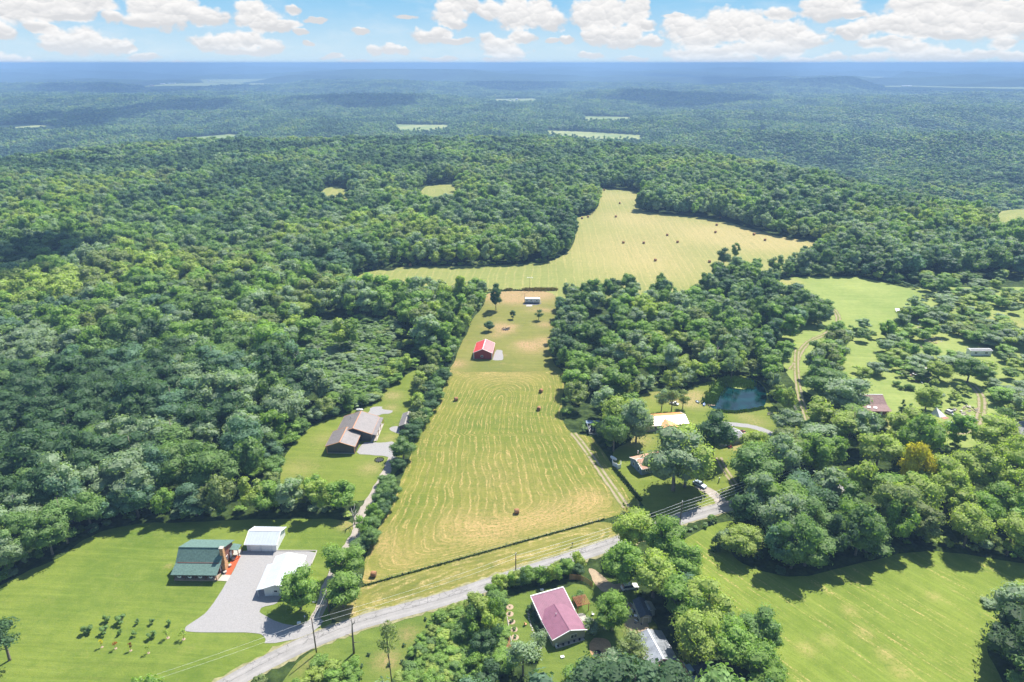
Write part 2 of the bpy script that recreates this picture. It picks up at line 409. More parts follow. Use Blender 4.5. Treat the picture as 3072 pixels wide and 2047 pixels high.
# ---- open land (polygons in ground metres)
LAWN_LEFT = P(at, (-200, 1480), (0, 1344), (80, 1306), (150, 1277), (192, 1237), (294, 1203), (455, 1199), (600, 1194), (790, 1191), (822, 1210), (812, 1250), (785, 1310), (775, 1345), (750, 1400), (770, 1445), (640, 1500), (450, 1610), (300, 1700), (-250, 1700))
VERGE_S = P(ch, (-300, 1850), (0, 1370), (430, 1205), (1230, 955), (1200, 1010), (1000, 1110), (900, 1180), (830, 1290), (720, 1440), (640, 1600), (620, 1850))
STRIP = P(ch, (405, 905), (560, 870), (1000, 740), (1340, 650), (1650, 568), (2100, 440), (2230, 540), (2100, 610), (1480, 815), (650, 1070), (300, 1160), (190, 1120), (215, 1060), (330, 1000))
HAY = P(ch, (425, 905), (440, 800), (450, 700), (485, 620), (540, 500), (640, 350), (690, 200), (745, 60)) + P(c3, (1235, 970), (1330, 760), (1400, 530), (1500, 370), (1600, 190), (1690, 0)) + P(c4, (-20, 1380), (200, 1330), (700, 1290), (1100, 1300), (1390, 1320), (1560, 1420)) + P(c6, (-60, 300), (20, 480), (230, 490), (330, 620), (440, 790), (560, 940), (700, 1120), (640, 1200)) + P(ch, (2090, 445), (1650, 573), (1340, 655), (1000, 745), (560, 875))
UPPER = P(c4, (-40, 1420), (60, 1290), (110, 1130), (165, 1010), (245, 870), (300, 700), (400, 600), (480, 480), (465, 335), (1428, 325), (1415, 480), (1450, 700), (1450, 850), (1340, 1200), (1420, 1340), (1500, 1400), (700, 1420))
FARHAY = [at(*q) for q in [(805, 640), (870, 617), (960, 613), (1100, 612), (1200, 608), (1260, 604), (1310, 580), (1326, 540), (1308, 505), (1365, 490), (1380, 465), (1372, 440), (1300, 428), (1440, 436), (1478, 445), (1463, 487), (1560, 495), (1650, 505), (1740, 530), (1800, 547), (1885, 556), (1895, 578), (1800, 582, 15), (1700, 580, 15), (1640, 600, 12), (1645, 615, 12), (1590, 655, 12), (1555, 682, 8), (1520, 640, 9), (1480, 672, 9), (1450, 640, 12), (1380, 635, 15), (1280, 648, 15), (1277, 667), (1110, 667), (1060, 655, 11), (950, 652, 11), (880, 648, 11), (805, 640, 11)]]
FIELD2 = [at(*q) for q in [(735, 431), (800, 431), (795, 446, 16), (742, 446, 16)]]
FIELD3 = [at(*q) for q in [(945, 442, 16), (970, 431), (1000, 425), (1050, 425), (1045, 434, 16), (1000, 446, 16)]]
FIELD4 = [at(*q) for q in [(2285, 487), (2353, 480), (2500, 486), (2500, 512, 15), (2300, 505, 15)]]
BROWN = P(c3, (1450, -150), (1570, -229), (1500, -50), (1400, 60), (1385, 250), (1385, 460), (1305, 600), (1240, 800), (1180, 900), (1090, 960), (1000, 1100), (940, 1000)) + [c3(*q) for q in [(930, 890, 9), (700, 880, 9), (600, 910, 9), (430, 850, 9), (330, 880, 9), (200, 870, 9), (90, 880, 8)]] + P(c3, (130, 720), (400, 400), (700, 300), (830, 250), (1060, 180), (1060, 60))
RLAWN = P(at, (1585, 1228), (1690, 1188), (1680, 1225), (1676, 1275), (1725, 1308), (1800, 1325), (1850, 1326), (1900, 1312), (2000, 1290), (2100, 1266), (2200, 1270), (2353, 1297), (2700, 1340), (2700, 1430), (2353, 1420), (2275, 1440), (2265, 1500), (2310, 1568), (2340, 1700), (1800, 1700)) + [at(*q) for q in [(1770, 1530, 6), (1745, 1440, 6), (1700, 1390, 4), (1640, 1345, 4), (1590, 1300, 5), (1560, 1255)]]
YARD1 = P(c6, (430, 620), (440, 790), (560, 930), (700, 1120), (770, 1230), (1060, 1270), (1380, 1160), (1600, 1110), (1570, 960), (1650, 790), (1700, 640), (1770, 560), (1910, 510), (1900, 440), (1440, 360), (1100, 330), (700, 400), (600, 560))
YARD2 = P(c7, (-600, 560), (-300, 470), (-100, 560), (80, 440), (230, 400), (300, 370), (420, 350), (560, 310), (700, 300), (900, 370), (990, 480), (1000, 600), (1100, 700), (1150, 780), (1300, 820), (1450, 960), (1300, 1000), (1020, 990), (440, 875), (0, 900), (-500, 800))
POND = P(c7, (308, 655), (318, 600), (378, 530), (440, 470), (430, 400), (480, 350), (600, 320), (760, 330), (900, 380), (975, 480), (985, 600), (955, 670), (860, 690), (720, 712), (600, 726), (490, 724), (395, 706), (335, 688))
ISLAND = P(c7, (475, 400), (500, 350), (560, 320), (700, 335), (770, 410), (740, 455), (690, 470), (600, 455), (500, 430))
PASTURE = P(c8, (-60, 240), (100, 212), (300, 212), (600, 212), (900, 288), (1185, 345), (1110, 360), (1010, 410), (980, 450)) + [c8(*q) for q in [(920, 480, 6), (880, 560, 9), (720, 560, 8), (600, 570, 4), (500, 600), (460, 640), (400, 690), (330, 690), (360, 560), (365, 450), (330, 400, 4), (200, 380, 6), (130, 310, 6), (-60, 300, 4)]]
MEADOW = P(c8, (980, 450), (1185, 345), (1500, 430), (1700, 470), (1900, 570), (2200, 700), (2200, 950), (1900, 950), (1500, 840), (1200, 830), (1060, 760), (990, 600))
YARD3 = P(c8, (680, 1000), (860, 990), (1000, 1050), (1100, 1060), (1060, 1200), (1200, 1290), (1400, 1240), (1490, 1170), (1490, 1080), (1560, 1080), (1640, 1200), (1690, 1300), (1720, 1380), (1650, 1470), (1500, 1560), (1200, 1540), (1000, 1430), (850, 1430), (750, 1400), (600, 1330), (560, 1300), (600, 1230), (690, 1130))
PYARD = P(c5, (230, 500), (360, 440), (560, 390), (820, 400), (900, 330), (1090, 380), (1130, 300), (1060, 220), (1180, 240), (1400, 330), (1560, 360), (1560, 470), (1520, 560), (1650, 640), (1750, 760), (1750, 860), (1600, 960), (1480, 1060), (1380, 1120), (1100, 1180, ), (900, 1230), (800, 1334), (760, 1420), (560, 1420), (520, 1200), (600, 1080), (420, 1010), (300, 1010), (190, 980), (200, 760), (240, 620))
SHEDS = P(c5, (1480, 1060), (1600, 880), (1750, 860), (2000, 1100), (2200, 1100), (2400, 1334), (2400, 1500), (1500, 1500), (1480, 1200))
GAPYARD = P(c6, (-420, -260), (-330, -300), (-300, -160), (-420, -60))
CLEAR = [LAWN_LEFT, VERGE_S, STRIP, HAY, UPPER, FARHAY, FIELD2, FIELD3, FIELD4, BROWN, RLAWN, YARD1, YARD2, POND, PASTURE, YARD3, PYARD, SHEDS, P(cf, (440, 1020), (520, 960), (520, 1060), (440, 1130))]
CLEAR_FAR = [f for _, f in FAR_FIELDS]
LANES = []

def spot(c, x, y, r, a=1.0):
    q = c(x, y); return (q[0], q[1], r, a)
M_lawn = grass('mown_lawn', (.085, .138, .017), (.165, .21, .034), dryness=.22, streak=(R(86), 1, .12))
M_hay = grass('hayfield_stubble', (.10, .142, .018), (.19, .195, .034), dry=(.38, .265, .11), dryness=.42, stripes=(1.9, .15, .95))
M_strip = grass('roadside_stubble', (.12, .14, .025), (.22, .205, .045), dry=(.36, .27, .12), dryness=.35, stripes=(1.3, .30, .85))
M_upper = grass('worn_turf', (.13, .15, .03), (.20, .195, .048), dry=(.40, .255, .14), dryness=.45, patch=.03)
M_farhay = grass('dry_hayfield', (.17, .205, .05), (.26, .265, .08), dry=(.40, .31, .14), dryness=.5, stripes=(5.5, .13, .5), patch=.012)
M_yard = grass('yard_turf', (.11, .155, .02), (.17, .205, .035), dry=(.34, .26, .12), dryness=.35)
M_garden = grass('garden_turf', (.08, .13, .02), (.145, .19, .035), dry=(.30, .22, .10), dryness=.12)  # deeper green turf for verge, garden and farmyard
M_rlawn = grass('striped_lawn', (.112, .165, .02), (.19, .24, .04), dry=(.42, .32, .13), dryness=.08, streak=(R(35), 1, .85))
M_meadow = grass('rough_pasture', (.16, .225, .05), (.27, .31, .09), dry=(.33, .27, .10), dryness=.35, patch=.03)
M_gravel = plain('gravel', (.29, .28, .275), .95, .14, 3.0, bump=.6)
M_dirt = plain('bare_dirt', (.34, .26, .17), .95, .25, .5, bump=.5)
M_conc = plain('concrete', (.42, .39, .34), .85, .1, .7)
M_redstone = plain('red_gravel_bed', (.42, .085, .03), .95, .25, 3, bump=.5)
M_mulch = plain('wood_mulch', (.36, .23, .12), .95, .3, 3, bump=.6)

sheet('lawn', LAWN_LEFT, .03, M_lawn, 1.0, dry=[spot(c1, 1450, 570, .8), spot(c2, 2140, 90, 3, .9)])
sheet('roadside_verge', VERGE_S, .034, M_garden, 1.0, dry=[spot(ch, 600, 1420, 3, .9), spot(ch, 740, 1240, 2.5, .7), spot(ch, 30, 1420, 4, .4)])
sheet('mown_verge', STRIP, .045, M_strip, .8, soft=2.0, dry=[spot(ch, 330, 1080, 2.5, .7)])
hd = [spot(ch, 900, 640, 9, .35), spot(ch, 1250, 560, 9, .5), spot(ch, 1950, 380, 8, .5), spot(ch, 560, 560, 6, .4), spot(ch, 1500, 250, 12, .25), spot(ch, 1300, 100, 14, .25),spot(ch, 440, 860, 4, .9), spot(ch, 1400, 500, 7, .8), spot(ch, 1100, 470, 8, .6), spot(ch, 1750, 420, 8, .7), spot(ch, 2000, 300, 6, .8), spot(ch, 1600, 450, 5, .6), spot(ch, 700, 720, 5, .5), spot(ch, 580, 640, 5, .5),
      spot(c4, 500, 1420, 12, .5), spot(c4, 1000, 1450, 12, .4), spot(c4, 60, 1370, 7, .7)]
hay_l = sorted([(q[1], q[0]) for q in HAY[1:14]]+[(146.0, -39.5)]); hay_r = sorted([(q[1], q[0]) for q in HAY[19:27]])
def hay_rows(X, Y):
    xl = np.interp(Y, [q[0] for q in hay_l], [q[1] for q in hay_l]); xr = np.interp(Y, [q[0] for q in hay_r], [q[1] for q in hay_r]); t = (X-xl)/np.maximum(xr-xl, 5)*58
    u = np.minimum(t, 58-t); bl = HAY[-5:]+[HAY[0]]; db = edge_dist(bl, X, Y, False)[0]*2.1; T_ = 5.0
    top = np.abs(Y-(282-0.004*(X-5)**2))*1.2+6
    m = np.minimum(np.minimum(u, db), top); return m-T_*np.log(np.exp(-(u-m)/T_)+np.exp(-(db-m)/T_)+np.exp(-(top-m)/T_))
sheet('hay_field', HAY, .038, M_hay, .9, dry=hd, edge_fn=hay_rows)
ud = [spot(c4, 900, 360, 15, .9), spot(c4, 600, 370, 14, .8), spot(c4, 1250, 350, 14, .8), spot(c4, 900, 420, 12, .7), spot(c4, 1150, 580, 5, .5), spot(c4, 1270, 780, 5, .7), spot(c4, 1280, 1000, 6, .8), spot(c4, 1100, 1090, 7, .9), spot(c4, 980, 1040, 4, .8),
      spot(c4, 660, 800, 6, .8), spot(c4, 750, 860, 5, .9), spot(c4, 850, 800, 3, .6), spot(c4, 600, 930, 5, .5), spot(c4, 90, 1310, 5, .8), spot(c4, 660, 1190, 3, .5), spot(c4, 1300, 590, 4, .6)]
sheet('upper_lawn', UPPER, .06, M_upper, 1.2, dry=ud)
sheet('far_hay_field', FARHAY, .08, M_farhay, 2.5, dry=[spot(at, 1500, 610, 45, .7), spot(at, 1430, 560, 50, .6), spot(at, 1600, 530, 50, .6), spot(at, 1780, 555, 45, .9), spot(at, 1450, 500, 40, .8), spot(at, 1420, 455, 40, .6), spot(at, 1700, 545, 35, .5)], soft=10.0, edge_from=[(30, 330), (60, 900)], edge_open=True)
for i, f in enumerate((FIELD2, FIELD3, FIELD4)): sheet('distant_hay_field', f, .1, M_farhay, 4.0, smooth=1)
sheet('house_lawn', BROWN, .042, M_yard, 1.0, dry=[spot(c3, 980, 800, 4, .7), spot(c3, 540, 520, 4, .4), spot(c3, 1190, 120, 4, .8), spot(c3, 1170, 230, 3, .7), spot(c3, 300, 800, 6, .4), spot(c3, 1160, 520, 3, .5)])
sheet('right_lawn', RLAWN, .05, M_rlawn, 1.2, dry=[spot(cb, 1150, 1080, 1.8, .6), spot(cb, 1250, 1230, 2, .6), spot(cb, 1400, 1380, 2, .6), spot(cb, 850, 1340, 2, .6), spot(cb, 1720, 980, 1.6, .5), spot(cb, 1500, 1500, 2, .6), spot(cb, 1000, 1280, 2, .4)])
sheet('side_lawn', YARD1, .054, M_yard, 1.0, dry=[spot(c6, 1600, 600, 2.5, .9), spot(c6, 650, 520, 6, .8), spot(c6, 1560, 600, 2, .6)])
sheet('pond_bank', YARD2, .058, M_yard, 1.0, dry=[spot(c7, 100, 620, 5, .9), spot(c7, 20, 560, 6, .8), spot(c7, 180, 520, 4, .6), spot(c7, 850, 850, 5, .5), spot(c7, -200, 520, 8, .7), spot(c7, 700, 770, 4, .4)])
sheet('pasture', PASTURE, .066, M_meadow, 2.0, dry=[spot(c8, 40, 250, 8, .9)])
sheet('rough_meadow', MEADOW, .07, M_meadow, 2.5, dry=[spot(c8, 1750, 600, 18, .7), spot(c8, 1150, 700, 5, .8), spot(c8, 1100, 560, 6, .5)])
sheet('cluttered_yard', YARD3, .074, M_meadow, 1.2, dry=[spot(c8, 800, 1360, 4, .9), spot(c8, 1250, 1410, 4, .8)])
sheet('garden_lawn', PYARD, .062, M_garden, .8, dry=[spot(c5, 1560, 830, 3, 1), spot(c5, 1700, 900, 3, .8), spot(c5, 1040, 220, 3, .8)])
sheet('farmyard_turf', SHEDS, .025, M_garden, 1.0, dry=[spot(c5, 1500, 1150, 3, .6)])
n = NT('distant_crop'); n.surf(n.mix(n.ss(n.noise(n.pos(), .01, 4), .4, .6), (.20, .26, .10), (.30, .33, .14)), .9, 0, .1); M_crop = n.m
for nm, f in FAR_FIELDS:
    X, Y, F_, d, ds, I = poly_grid(f, 40.0); me = fast_mesh('crop_field', np.stack([X, Y, height(X, Y)+1.2], 1), F_, M_crop, True); link('crop_field', me)['kind'] = 'structure'

sheet('scrub_ground', P(at, (1800, 660), (2700, 660), (2700, 1030), (2100, 1030), (1960, 940), (1830, 900), (1780, 800)), .012, M_meadow, 3.0, dry=[])
# ---- road: sun-bleached asphalt, cracked, with tar-sealed cracks and patches
n = NT('old_asphalt'); p = n.pos(); al = n.attr('along'); ac = n.attr('across')
g1 = n.noise(p, .25, 5, .6); g2 = n.noise(p, 6, 4, .7)
c = n.mix(n.ss(n.math('ADD', n.math('MULTIPLY', g1, .6), n.math('MULTIPLY', g2, .4)), .35, .65), (.235, .225, .215), (.31, .295, .285))
wp = n.vmath('ADD', p, n.vmath('SCALE', n.n('CombineXYZ', i_0=n.noise(p, .9, 3), i_1=n.noise(p, .8, 3)).outputs[0], None, 1.2))
vo = n.n('TexVoronoi', feature='DISTANCE_TO_EDGE', i_Vector=wp, i_Scale=.55)
crack = n.ss(vo.outputs['Distance'], .045, .012)
side = n.ss(n.math('ADD', ac, n.math('MULTIPLY', n.noise(p, .12, 3), .8)), .25, .75)
crack = n.math('MULTIPLY', crack, n.math('MULTIPLY', side, n.ss(n.noise(p, .16, 3), .38, .52)))
seam = n.ss(n.math('ABSOLUTE', n.math('ADD', n.math('SUBTRACT', ac, .12), n.math('MULTIPLY', n.math('SUBTRACT', n.noise(p, .35, 4), .5), .3))), .035, .012)
seam = n.math('MULTIPLY', seam, n.ss(n.noise(p, .22, 3), .36, .5))
c = n.mix(n.math('MULTIPLY', n.math('MAXIMUM', crack, seam), .85), c, (.10, .095, .09))
patch = n.ss(n.noise(n.vmath('MULTIPLY', n.n('CombineXYZ', i_0=al, i_1=n.math('MULTIPLY', ac, 3.2)).outputs[0], (.25, .9, 1)), 1.0, 2, .4), .70, .73)
c = n.mix(n.math('MULTIPLY', patch, .8), c, (.13, .125, .12))
rut = n.ss(n.math('ABSOLUTE', n.math('SUBTRACT', n.math('ABSOLUTE', ac), .5)), .25, 0)
c = n.mix(n.math('MULTIPLY', rut, .25), c, (.42, .40, .38))
n.surf(c, .9, 0, .25, n.bump(g2, .02, .5)); M_road = n.m
ROAD = [ch(-700, 1700), ch(-300, 1470), ch(0, 1318), ch(380, 1168), ch(600, 1105), ch(1000, 1000), ch(1400, 860), ch(1800, 735), ch(2150, 620)] + [c6(760, 1400), c6(1030, 1290), c6(1300, 1215), c6(1560, 1145), c6(1780, 1110), c6(2050, 1080), c6(2400, 1010), c6(2900, 950), c6(4200, 800)]
road, road_line = strip('road', ROAD, 4.8, .11, M_road, wob=.08); LANES.append((road_line, 6.5))
sh_, _ = strip('road_shoulder', ROAD, 6.1, .075, plain('shoulder_gravel', (.25, .235, .12), .95, .35, .8, bump=.4), wob=1.0)

# ---- lanes, drives and hardstandings
def lane(name, pts, w, mat, z=.09, wob=.5, keep=1.5):
    o, l = strip(name, pts, w, z, mat, wob=wob); LANES.append((l, w+keep)); return o
n = NT('two_track'); ac = n.attr('across'); p = n.pos()
w = n.ss(n.math('ABSOLUTE', n.math('SUBTRACT', n.math('ABSOLUTE', ac), .55)), .42, .12)
w = n.math('MULTIPLY', w, n.ss(n.noise(p, .5, 4, .7), .3, .52))
n.surf(n.mix(w, n.mix(n.noise(p, 1.2, 4), (.11, .15, .025), (.19, .21, .05)), (.32, .26, .18)), .95, 0, .1); M_track = n.m
lane('farm_lane', P(c2, (1690, 1260), (1800, 1120), (1870, 950), (1925, 780), (1990, 620), (2090, 430), (2170, 290), (2260, 170)) + P(c3, (850, 1300), (920, 1180), (975, 1110), (1040, 990), (1100, 880), (1150, 790), (1190, 700)), 2.9, plain('lane_stone', (.33, .29, .25), .95, .2, .6, bump=.5))
lane('field_track', P(c6, (60, 470), (150, 580), (250, 720), (350, 870), (450, 1010), (560, 1170)), 3.0, M_track)
lane('gravel_drive', P(c7, (400, 862), (560, 878), (740, 892), (900, 930), (1020, 975), (1100, 1040), (1150, 1120)), 3.2, M_gravel)
lane('side_drive', P(c6, (1430, 700), (1470, 790), (1530, 880), (1590, 970)), 2.8, M_track)
lane('house_drive', P(c6, (1230, 960), (1310, 1000), (1400, 1060), (1470, 1130)), 3.6, plain('drive_stone', (.34, .30, .26), .95, .2, .6, bump=.4))
lane('pasture_track', P(c8, (60, 940), (110, 870), (130, 800), (190, 725), (270, 685), (340, 660), (400, 610), (440, 540), (400, 470), (330, 420)), 3.0, M_track, wob=.8)
lane('yard_track', P(c8, (1480, 1060), (1545, 1130), (1560, 1200), (1550, 1290), (1500, 1390), (1400, 1440), (1280, 1420), (1180, 1410)), 3.6, M_track, wob=.8)
lane('meadow_track', P(c8, (1060, 750), (1140, 780), (1210, 822)), 3.0, M_dirt)
lane('right_hand_lane', P(c7, (1340, 0), (1330, 100), (1330, 200), (1340, 350), (1360, 500), (1400, 640), (1440, 760), (1470, 860)), 2.8, M_track, z=.10, keep=0)
lot = P(c2, (1005, 362), (1370, 376), (1810, 378), (1790, 440), (1750, 520), (1700, 620), (1400, 900), (1375, 950), (1200, 993), (1178, 1035), (1300, 1108), (1500, 1188), (1640, 1182), (1700, 1150), (1820, 1100), (1900, 1150), (1700, 1310), (1240, 1400), (1262, 1325), (1180, 1262), (600, 1262), (392, 1255), (372, 1208), (480, 1140), (640, 1025), (838, 712), (880, 640), (990, 430))
sheet('gravel_yard', lot, .095, M_gravel, .8, smooth=1, wob=.25)
sheet('parking_pad', P(c3, (835, 668), (880, 585), (940, 550), (1100, 565), (1200, 545), (1230, 640), (1200, 720), (1120, 690), (1000, 678)), .095, M_gravel, .7, smooth=1)
sheet('rear_gravel_pad', P(c3, (955, 270), (985, 225), (1075, 222), (1080, 250), (1190, 262), (1180, 285), (1075, 300), (1000, 312), (950, 300)), .095, M_gravel, .7, smooth=1, wob=.8)
sheet('shed_apron', P(c3, (1150, 440), (1170, 410), (1250, 405), (1255, 455), (1350, 458), (1300, 482), (1230, 478)), .095, M_gravel, .7, smooth=1, wob=.3)
sheet('front_walk', P(c3, (975, 552), (1015, 462), (1040, 463), (997, 553)), .1, M_conc, .7, smooth=0, wob=0)
sheet('barn_apron', P(c4, (563, 1255), (615, 1120), (700, 1125), (705, 1180), (720, 1230), (720, 1262), (640, 1265)), .1, M_gravel, .7, smooth=1, wob=.5)
sheet('caravan_pad', P(c4, (980, 515), (1010, 488), (1215, 490), (1230, 498), (1170, 520)), .1, plain('dark_gravel', (.14, .14, .16), .9), 1.0, smooth=0, wob=0)
sheet('doorstep_mat', P(c4, (1022, 540), (1028, 516), (1108, 516), (1102, 540)), .14, M_conc, 1.0, smooth=0, wob=0)
sheet('walkway', P(c2, (905, 360), (1005, 362), (990, 430), (905, 425)), .12, M_conc, .6, smooth=0, wob=0)
sheet('porch_walk', P(c2, (735, 700), (790, 632), (880, 640), (840, 706)), .12, M_conc, .6, smooth=0, wob=0)
sheet('red_flower_bed', P(c2, (790, 632), (845, 560), (905, 425), (988, 430), (878, 638)), .115, M_redstone, .6, smooth=0, wob=0)
sheet('drive_under_trees', P(c5, (1060, 200), (1110, 190), (1180, 250), (1300, 350), (1400, 340), (1420, 400), (1330, 440), (1200, 430), (1140, 370), (1100, 290)), .09, M_dirt, .7, smooth=1)
sheet('junk_yard_floor', P(c5, (1420, 560), (1500, 540), (1600, 600), (1640, 700), (1680, 800), (1640, 860), (1560, 860), (1460, 800), (1400, 740), (1395, 660)), .09, M_dirt, .7, smooth=1)
sheet('fire_pit_clearing', P(c5, (1055, 980), (1090, 900), (1180, 880), (1270, 910), (1300, 990), (1270, 1070), (1190, 1105), (1100, 1080)), .09, M_mulch, .6, smooth=2)
sheet('garden_plot', P(c5, (205, 830), (250, 815), (285, 990), (230, 985)), .09, plain('plot_soil', (.22, .12, .05), .95, .3, 2), .6, smooth=0, wob=0)

# ---- pond
n = NT('pond_water'); p = n.pos(); a = n.noise(p, .25, 4, .6); b = n.noise(p, 2.5, 4, .6)
n.surf(n.mix(n.ss(a, .35, .7), (.001, .012, .015), (.003, .038, .040)), .06, 0, .3, n.bump(b, .04, .35)); M_water = n.m
sheet('pond', POND, .08, M_water, .8, smooth=2, wob=.3)

# ---- sky with its cumulus clouds: an emissive ring beyond the haze, cloud light and shade painted into its colour
CL = [(40,15,60,30),(120,10,80,30),(200,5,70,22),(150,35,60,10),(350,15,70,35),(400,25,60,30),(455,35,60,20),(330,46,45,12),(262,38,25,12),(575,22,35,22),(600,42,58,24),(650,56,45,15),(690,72,20,8),
(150,95,50,20),(190,90,50,26),(240,101,60,18),(290,112,25,8),(125,106,35,9),(480,95,35,18),(530,98,45,20),(572,92,40,20),(620,106,30,15),(560,116,70,9),(862,115,22,10),(895,111,25,12),(925,118,18,7),
(975,80,30,15),(1010,78,30,18),(1050,92,38,8),(1035,27,42,32),(1060,5,45,20),(1040,52,35,11),(1130,20,35,24),(1180,30,55,35),(1235,32,50,33),(1270,46,35,20),(1345,32,34,30),(1390,28,55,38),(1460,18,32,36),
(1375,80,42,20),(1430,80,58,24),(1490,92,38,13),(1120,86,20,14),(1150,106,42,20),(1175,122,42,14),(1200,84,36,15),(1160,136,55,6),(1300,91,20,9),(1270,93,18,6),
(1570,62,52,28),(1605,86,65,35),(1665,56,72,34),(1725,62,62,34),(1795,78,62,30),(1850,92,52,17),(1620,122,95,16),(1755,112,95,20),(1900,17,62,24),(1960,30,30,9),
(2060,52,70,25),(2150,42,95,36),(2255,56,95,30),(2330,22,65,26),(2110,10,70,20),(2200,78,75,11),(1920,131,25,9),(2000,129,42,13),(2100,110,52,11),(2150,127,90,13),(2300,103,24,13),(2265,126,50,9),
(0,72,30,16),(20,138,42,13),(930,38,25,5),(722,45,25,6),(710,98,13,6),(1550,33,25,6),(1600,139,60,7),(1700,134,60,9),(1850,139,60,8),(2330,130,40,10),(90,146,60,6),(420,143,25,5),(760,128,30,6),(820,140,40,5),(330,132,30,7),(1010,134,45,6),(1360,128,35,7),(1450,136,45,6),(1480,58,30,14),(830,70,22,7),(90,62,30,10),(1790,30,35,14),(2230,8,60,18),(1960,70,45,16),(2040,96,60,14),(670,20,20,10)]
def azel(x, y):
    a = (x-1176.5)/FPX; b = -(y-784.0)/FPX
    d = Vector((a, math.cos(PITCH)+b*math.sin(PITCH), -math.sin(PITCH)+b*math.cos(PITCH))).normalized()
    return math.atan2(d.x, d.y), math.asin(d.z)
n = NT('sky_and_clouds')
dirv = n.vmath('NORMALIZE', n.vmath('SUBTRACT', n.pos(), (0, 0, CAM_H))); sp = n.n('SeparateXYZ', i_Vector=dirv)
az = n.math('ARCTAN2', sp.outputs[0], sp.outputs[1]); el = n.math('ARCSINE', sp.outputs[2])
pv = n.n('CombineXYZ', i_0=az, i_1=el).outputs[0]
# node group: distance to the nearest cloud lobe, in lobe radii
G = bpy.data.node_groups.new('cloud_lobes', 'ShaderNodeTree')
G.interface.new_socket('P', in_out='INPUT', socket_type='NodeSocketVector'); G.interface.new_socket('D', in_out='OUTPUT', socket_type='NodeSocketFloat')
g = NT('', G); gi = G.nodes.new('NodeGroupInput'); go = G.nodes.new('NodeGroupOutput'); cur = None
for (x, y, rx, ry) in CL:
    A, E_ = azel(x, y+2); kx = FPX*1.0/rx*.98; ky = FPX/ry*.92
    s_ = g.vmath('MULTIPLY', g.vmath('SUBTRACT', gi.outputs[0], (A, E_, 0)), (kx, ky, 0)); L = g.vmath('LENGTH', s_)
    cur = L if cur is None else g.math('MINIMUM', cur, L)
g.t.links.new(cur, go.inputs[0])
def lobes(vec):
    q = n.t.nodes.new('ShaderNodeGroup'); q.node_tree = G; n.t.links.new(vec, q.inputs[0]); return q.outputs[0]
def billow(vec):
    wv = n.vmath('MULTIPLY', vec, (1, 1.25, 1))
    a = n.noise(wv, 34, 6, .6); v1 = n.n('TexVoronoi', feature='SMOOTH_F1', i_Vector=wv, i_Scale=62.0, i_Smoothness=.35).outputs['Distance']
    v2 = n.n('TexVoronoi', feature='SMOOTH_F1', i_Vector=wv, i_Scale=150.0, i_Smoothness=.3).outputs['Distance']
    return n.math('ADD', n.math('MULTIPLY', n.math('SUBTRACT', a, .5), 1.3), n.math('ADD', n.math('MULTIPLY', n.math('SUBTRACT', .45, v1), .7), n.math('MULTIPLY', n.math('SUBTRACT', .4, v2), .35)))
def generic(vec):   # the same kind of cloud goes on outside the mapped sector
    a = n.noise(n.vmath('MULTIPLY', vec, (1, 2.4, 1)), 9, 3, .55); return n.math('SUBTRACT', 1.75, n.math('MULTIPLY', a, 1.6))
warp = n.vmath('SCALE', n.vmath('SUBTRACT', n.n('TexNoise', i_Vector=pv, i_Scale=45.0, i_Detail=3.0).outputs[1], (.5, .5, .5)), None, .012)
pw = n.vmath('ADD', pv, warp)
om = n.math('MAXIMUM', n.ss(n.math('ABSOLUTE', az), R(38), R(42)), n.ss(el, R(5.0), R(6.5)))
def field(vec, bl):
    global DLOBE
    d = DLOBE = lobes(vec); ge = generic(vec)
    d2 = n.math('ADD', n.math('MULTIPLY', d, n.math('SUBTRACT', 1.0, om)), n.math('MULTIPLY', ge, om))
    return n.math('ADD', n.math('SUBTRACT', 1.0, d2), n.math('MULTIPLY', bl, .62))
b0 = billow(pv); f0 = field(pw, b0)
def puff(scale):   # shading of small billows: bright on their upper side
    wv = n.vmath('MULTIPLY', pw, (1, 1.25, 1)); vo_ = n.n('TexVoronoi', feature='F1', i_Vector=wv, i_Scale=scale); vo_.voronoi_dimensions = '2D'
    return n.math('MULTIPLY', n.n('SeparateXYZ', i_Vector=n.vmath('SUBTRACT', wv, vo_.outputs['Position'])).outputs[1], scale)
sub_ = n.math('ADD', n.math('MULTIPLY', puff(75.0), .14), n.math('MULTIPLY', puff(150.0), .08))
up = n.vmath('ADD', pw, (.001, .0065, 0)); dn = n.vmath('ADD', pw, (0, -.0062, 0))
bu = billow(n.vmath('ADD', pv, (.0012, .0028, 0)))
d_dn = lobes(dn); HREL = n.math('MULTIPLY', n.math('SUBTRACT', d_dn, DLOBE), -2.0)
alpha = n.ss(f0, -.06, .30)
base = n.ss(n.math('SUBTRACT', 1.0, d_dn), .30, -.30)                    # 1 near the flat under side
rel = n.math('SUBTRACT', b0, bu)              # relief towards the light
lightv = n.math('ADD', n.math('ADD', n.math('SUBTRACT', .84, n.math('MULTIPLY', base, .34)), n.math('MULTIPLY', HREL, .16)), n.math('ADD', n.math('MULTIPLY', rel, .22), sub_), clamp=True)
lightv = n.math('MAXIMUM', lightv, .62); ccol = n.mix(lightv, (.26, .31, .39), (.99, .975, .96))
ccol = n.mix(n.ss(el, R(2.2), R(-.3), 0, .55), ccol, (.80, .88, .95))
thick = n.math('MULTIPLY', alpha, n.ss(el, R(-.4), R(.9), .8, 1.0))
clear = n.mix(n.ss(el, R(-.5), R(5.5)), (.66, .83, .93), (.27, .60, .90))
clear = n.mix(n.ss(el, R(5), R(40)), clear, (.16, .38, .74))
wisps = n.math('MULTIPLY', n.ss(n.noise(n.vmath('MULTIPLY', pv, (1, 3, 1)), 14, 5, .6), .45, .75), .28)
clear = n.mix(wisps, clear, (.85, .92, .96))
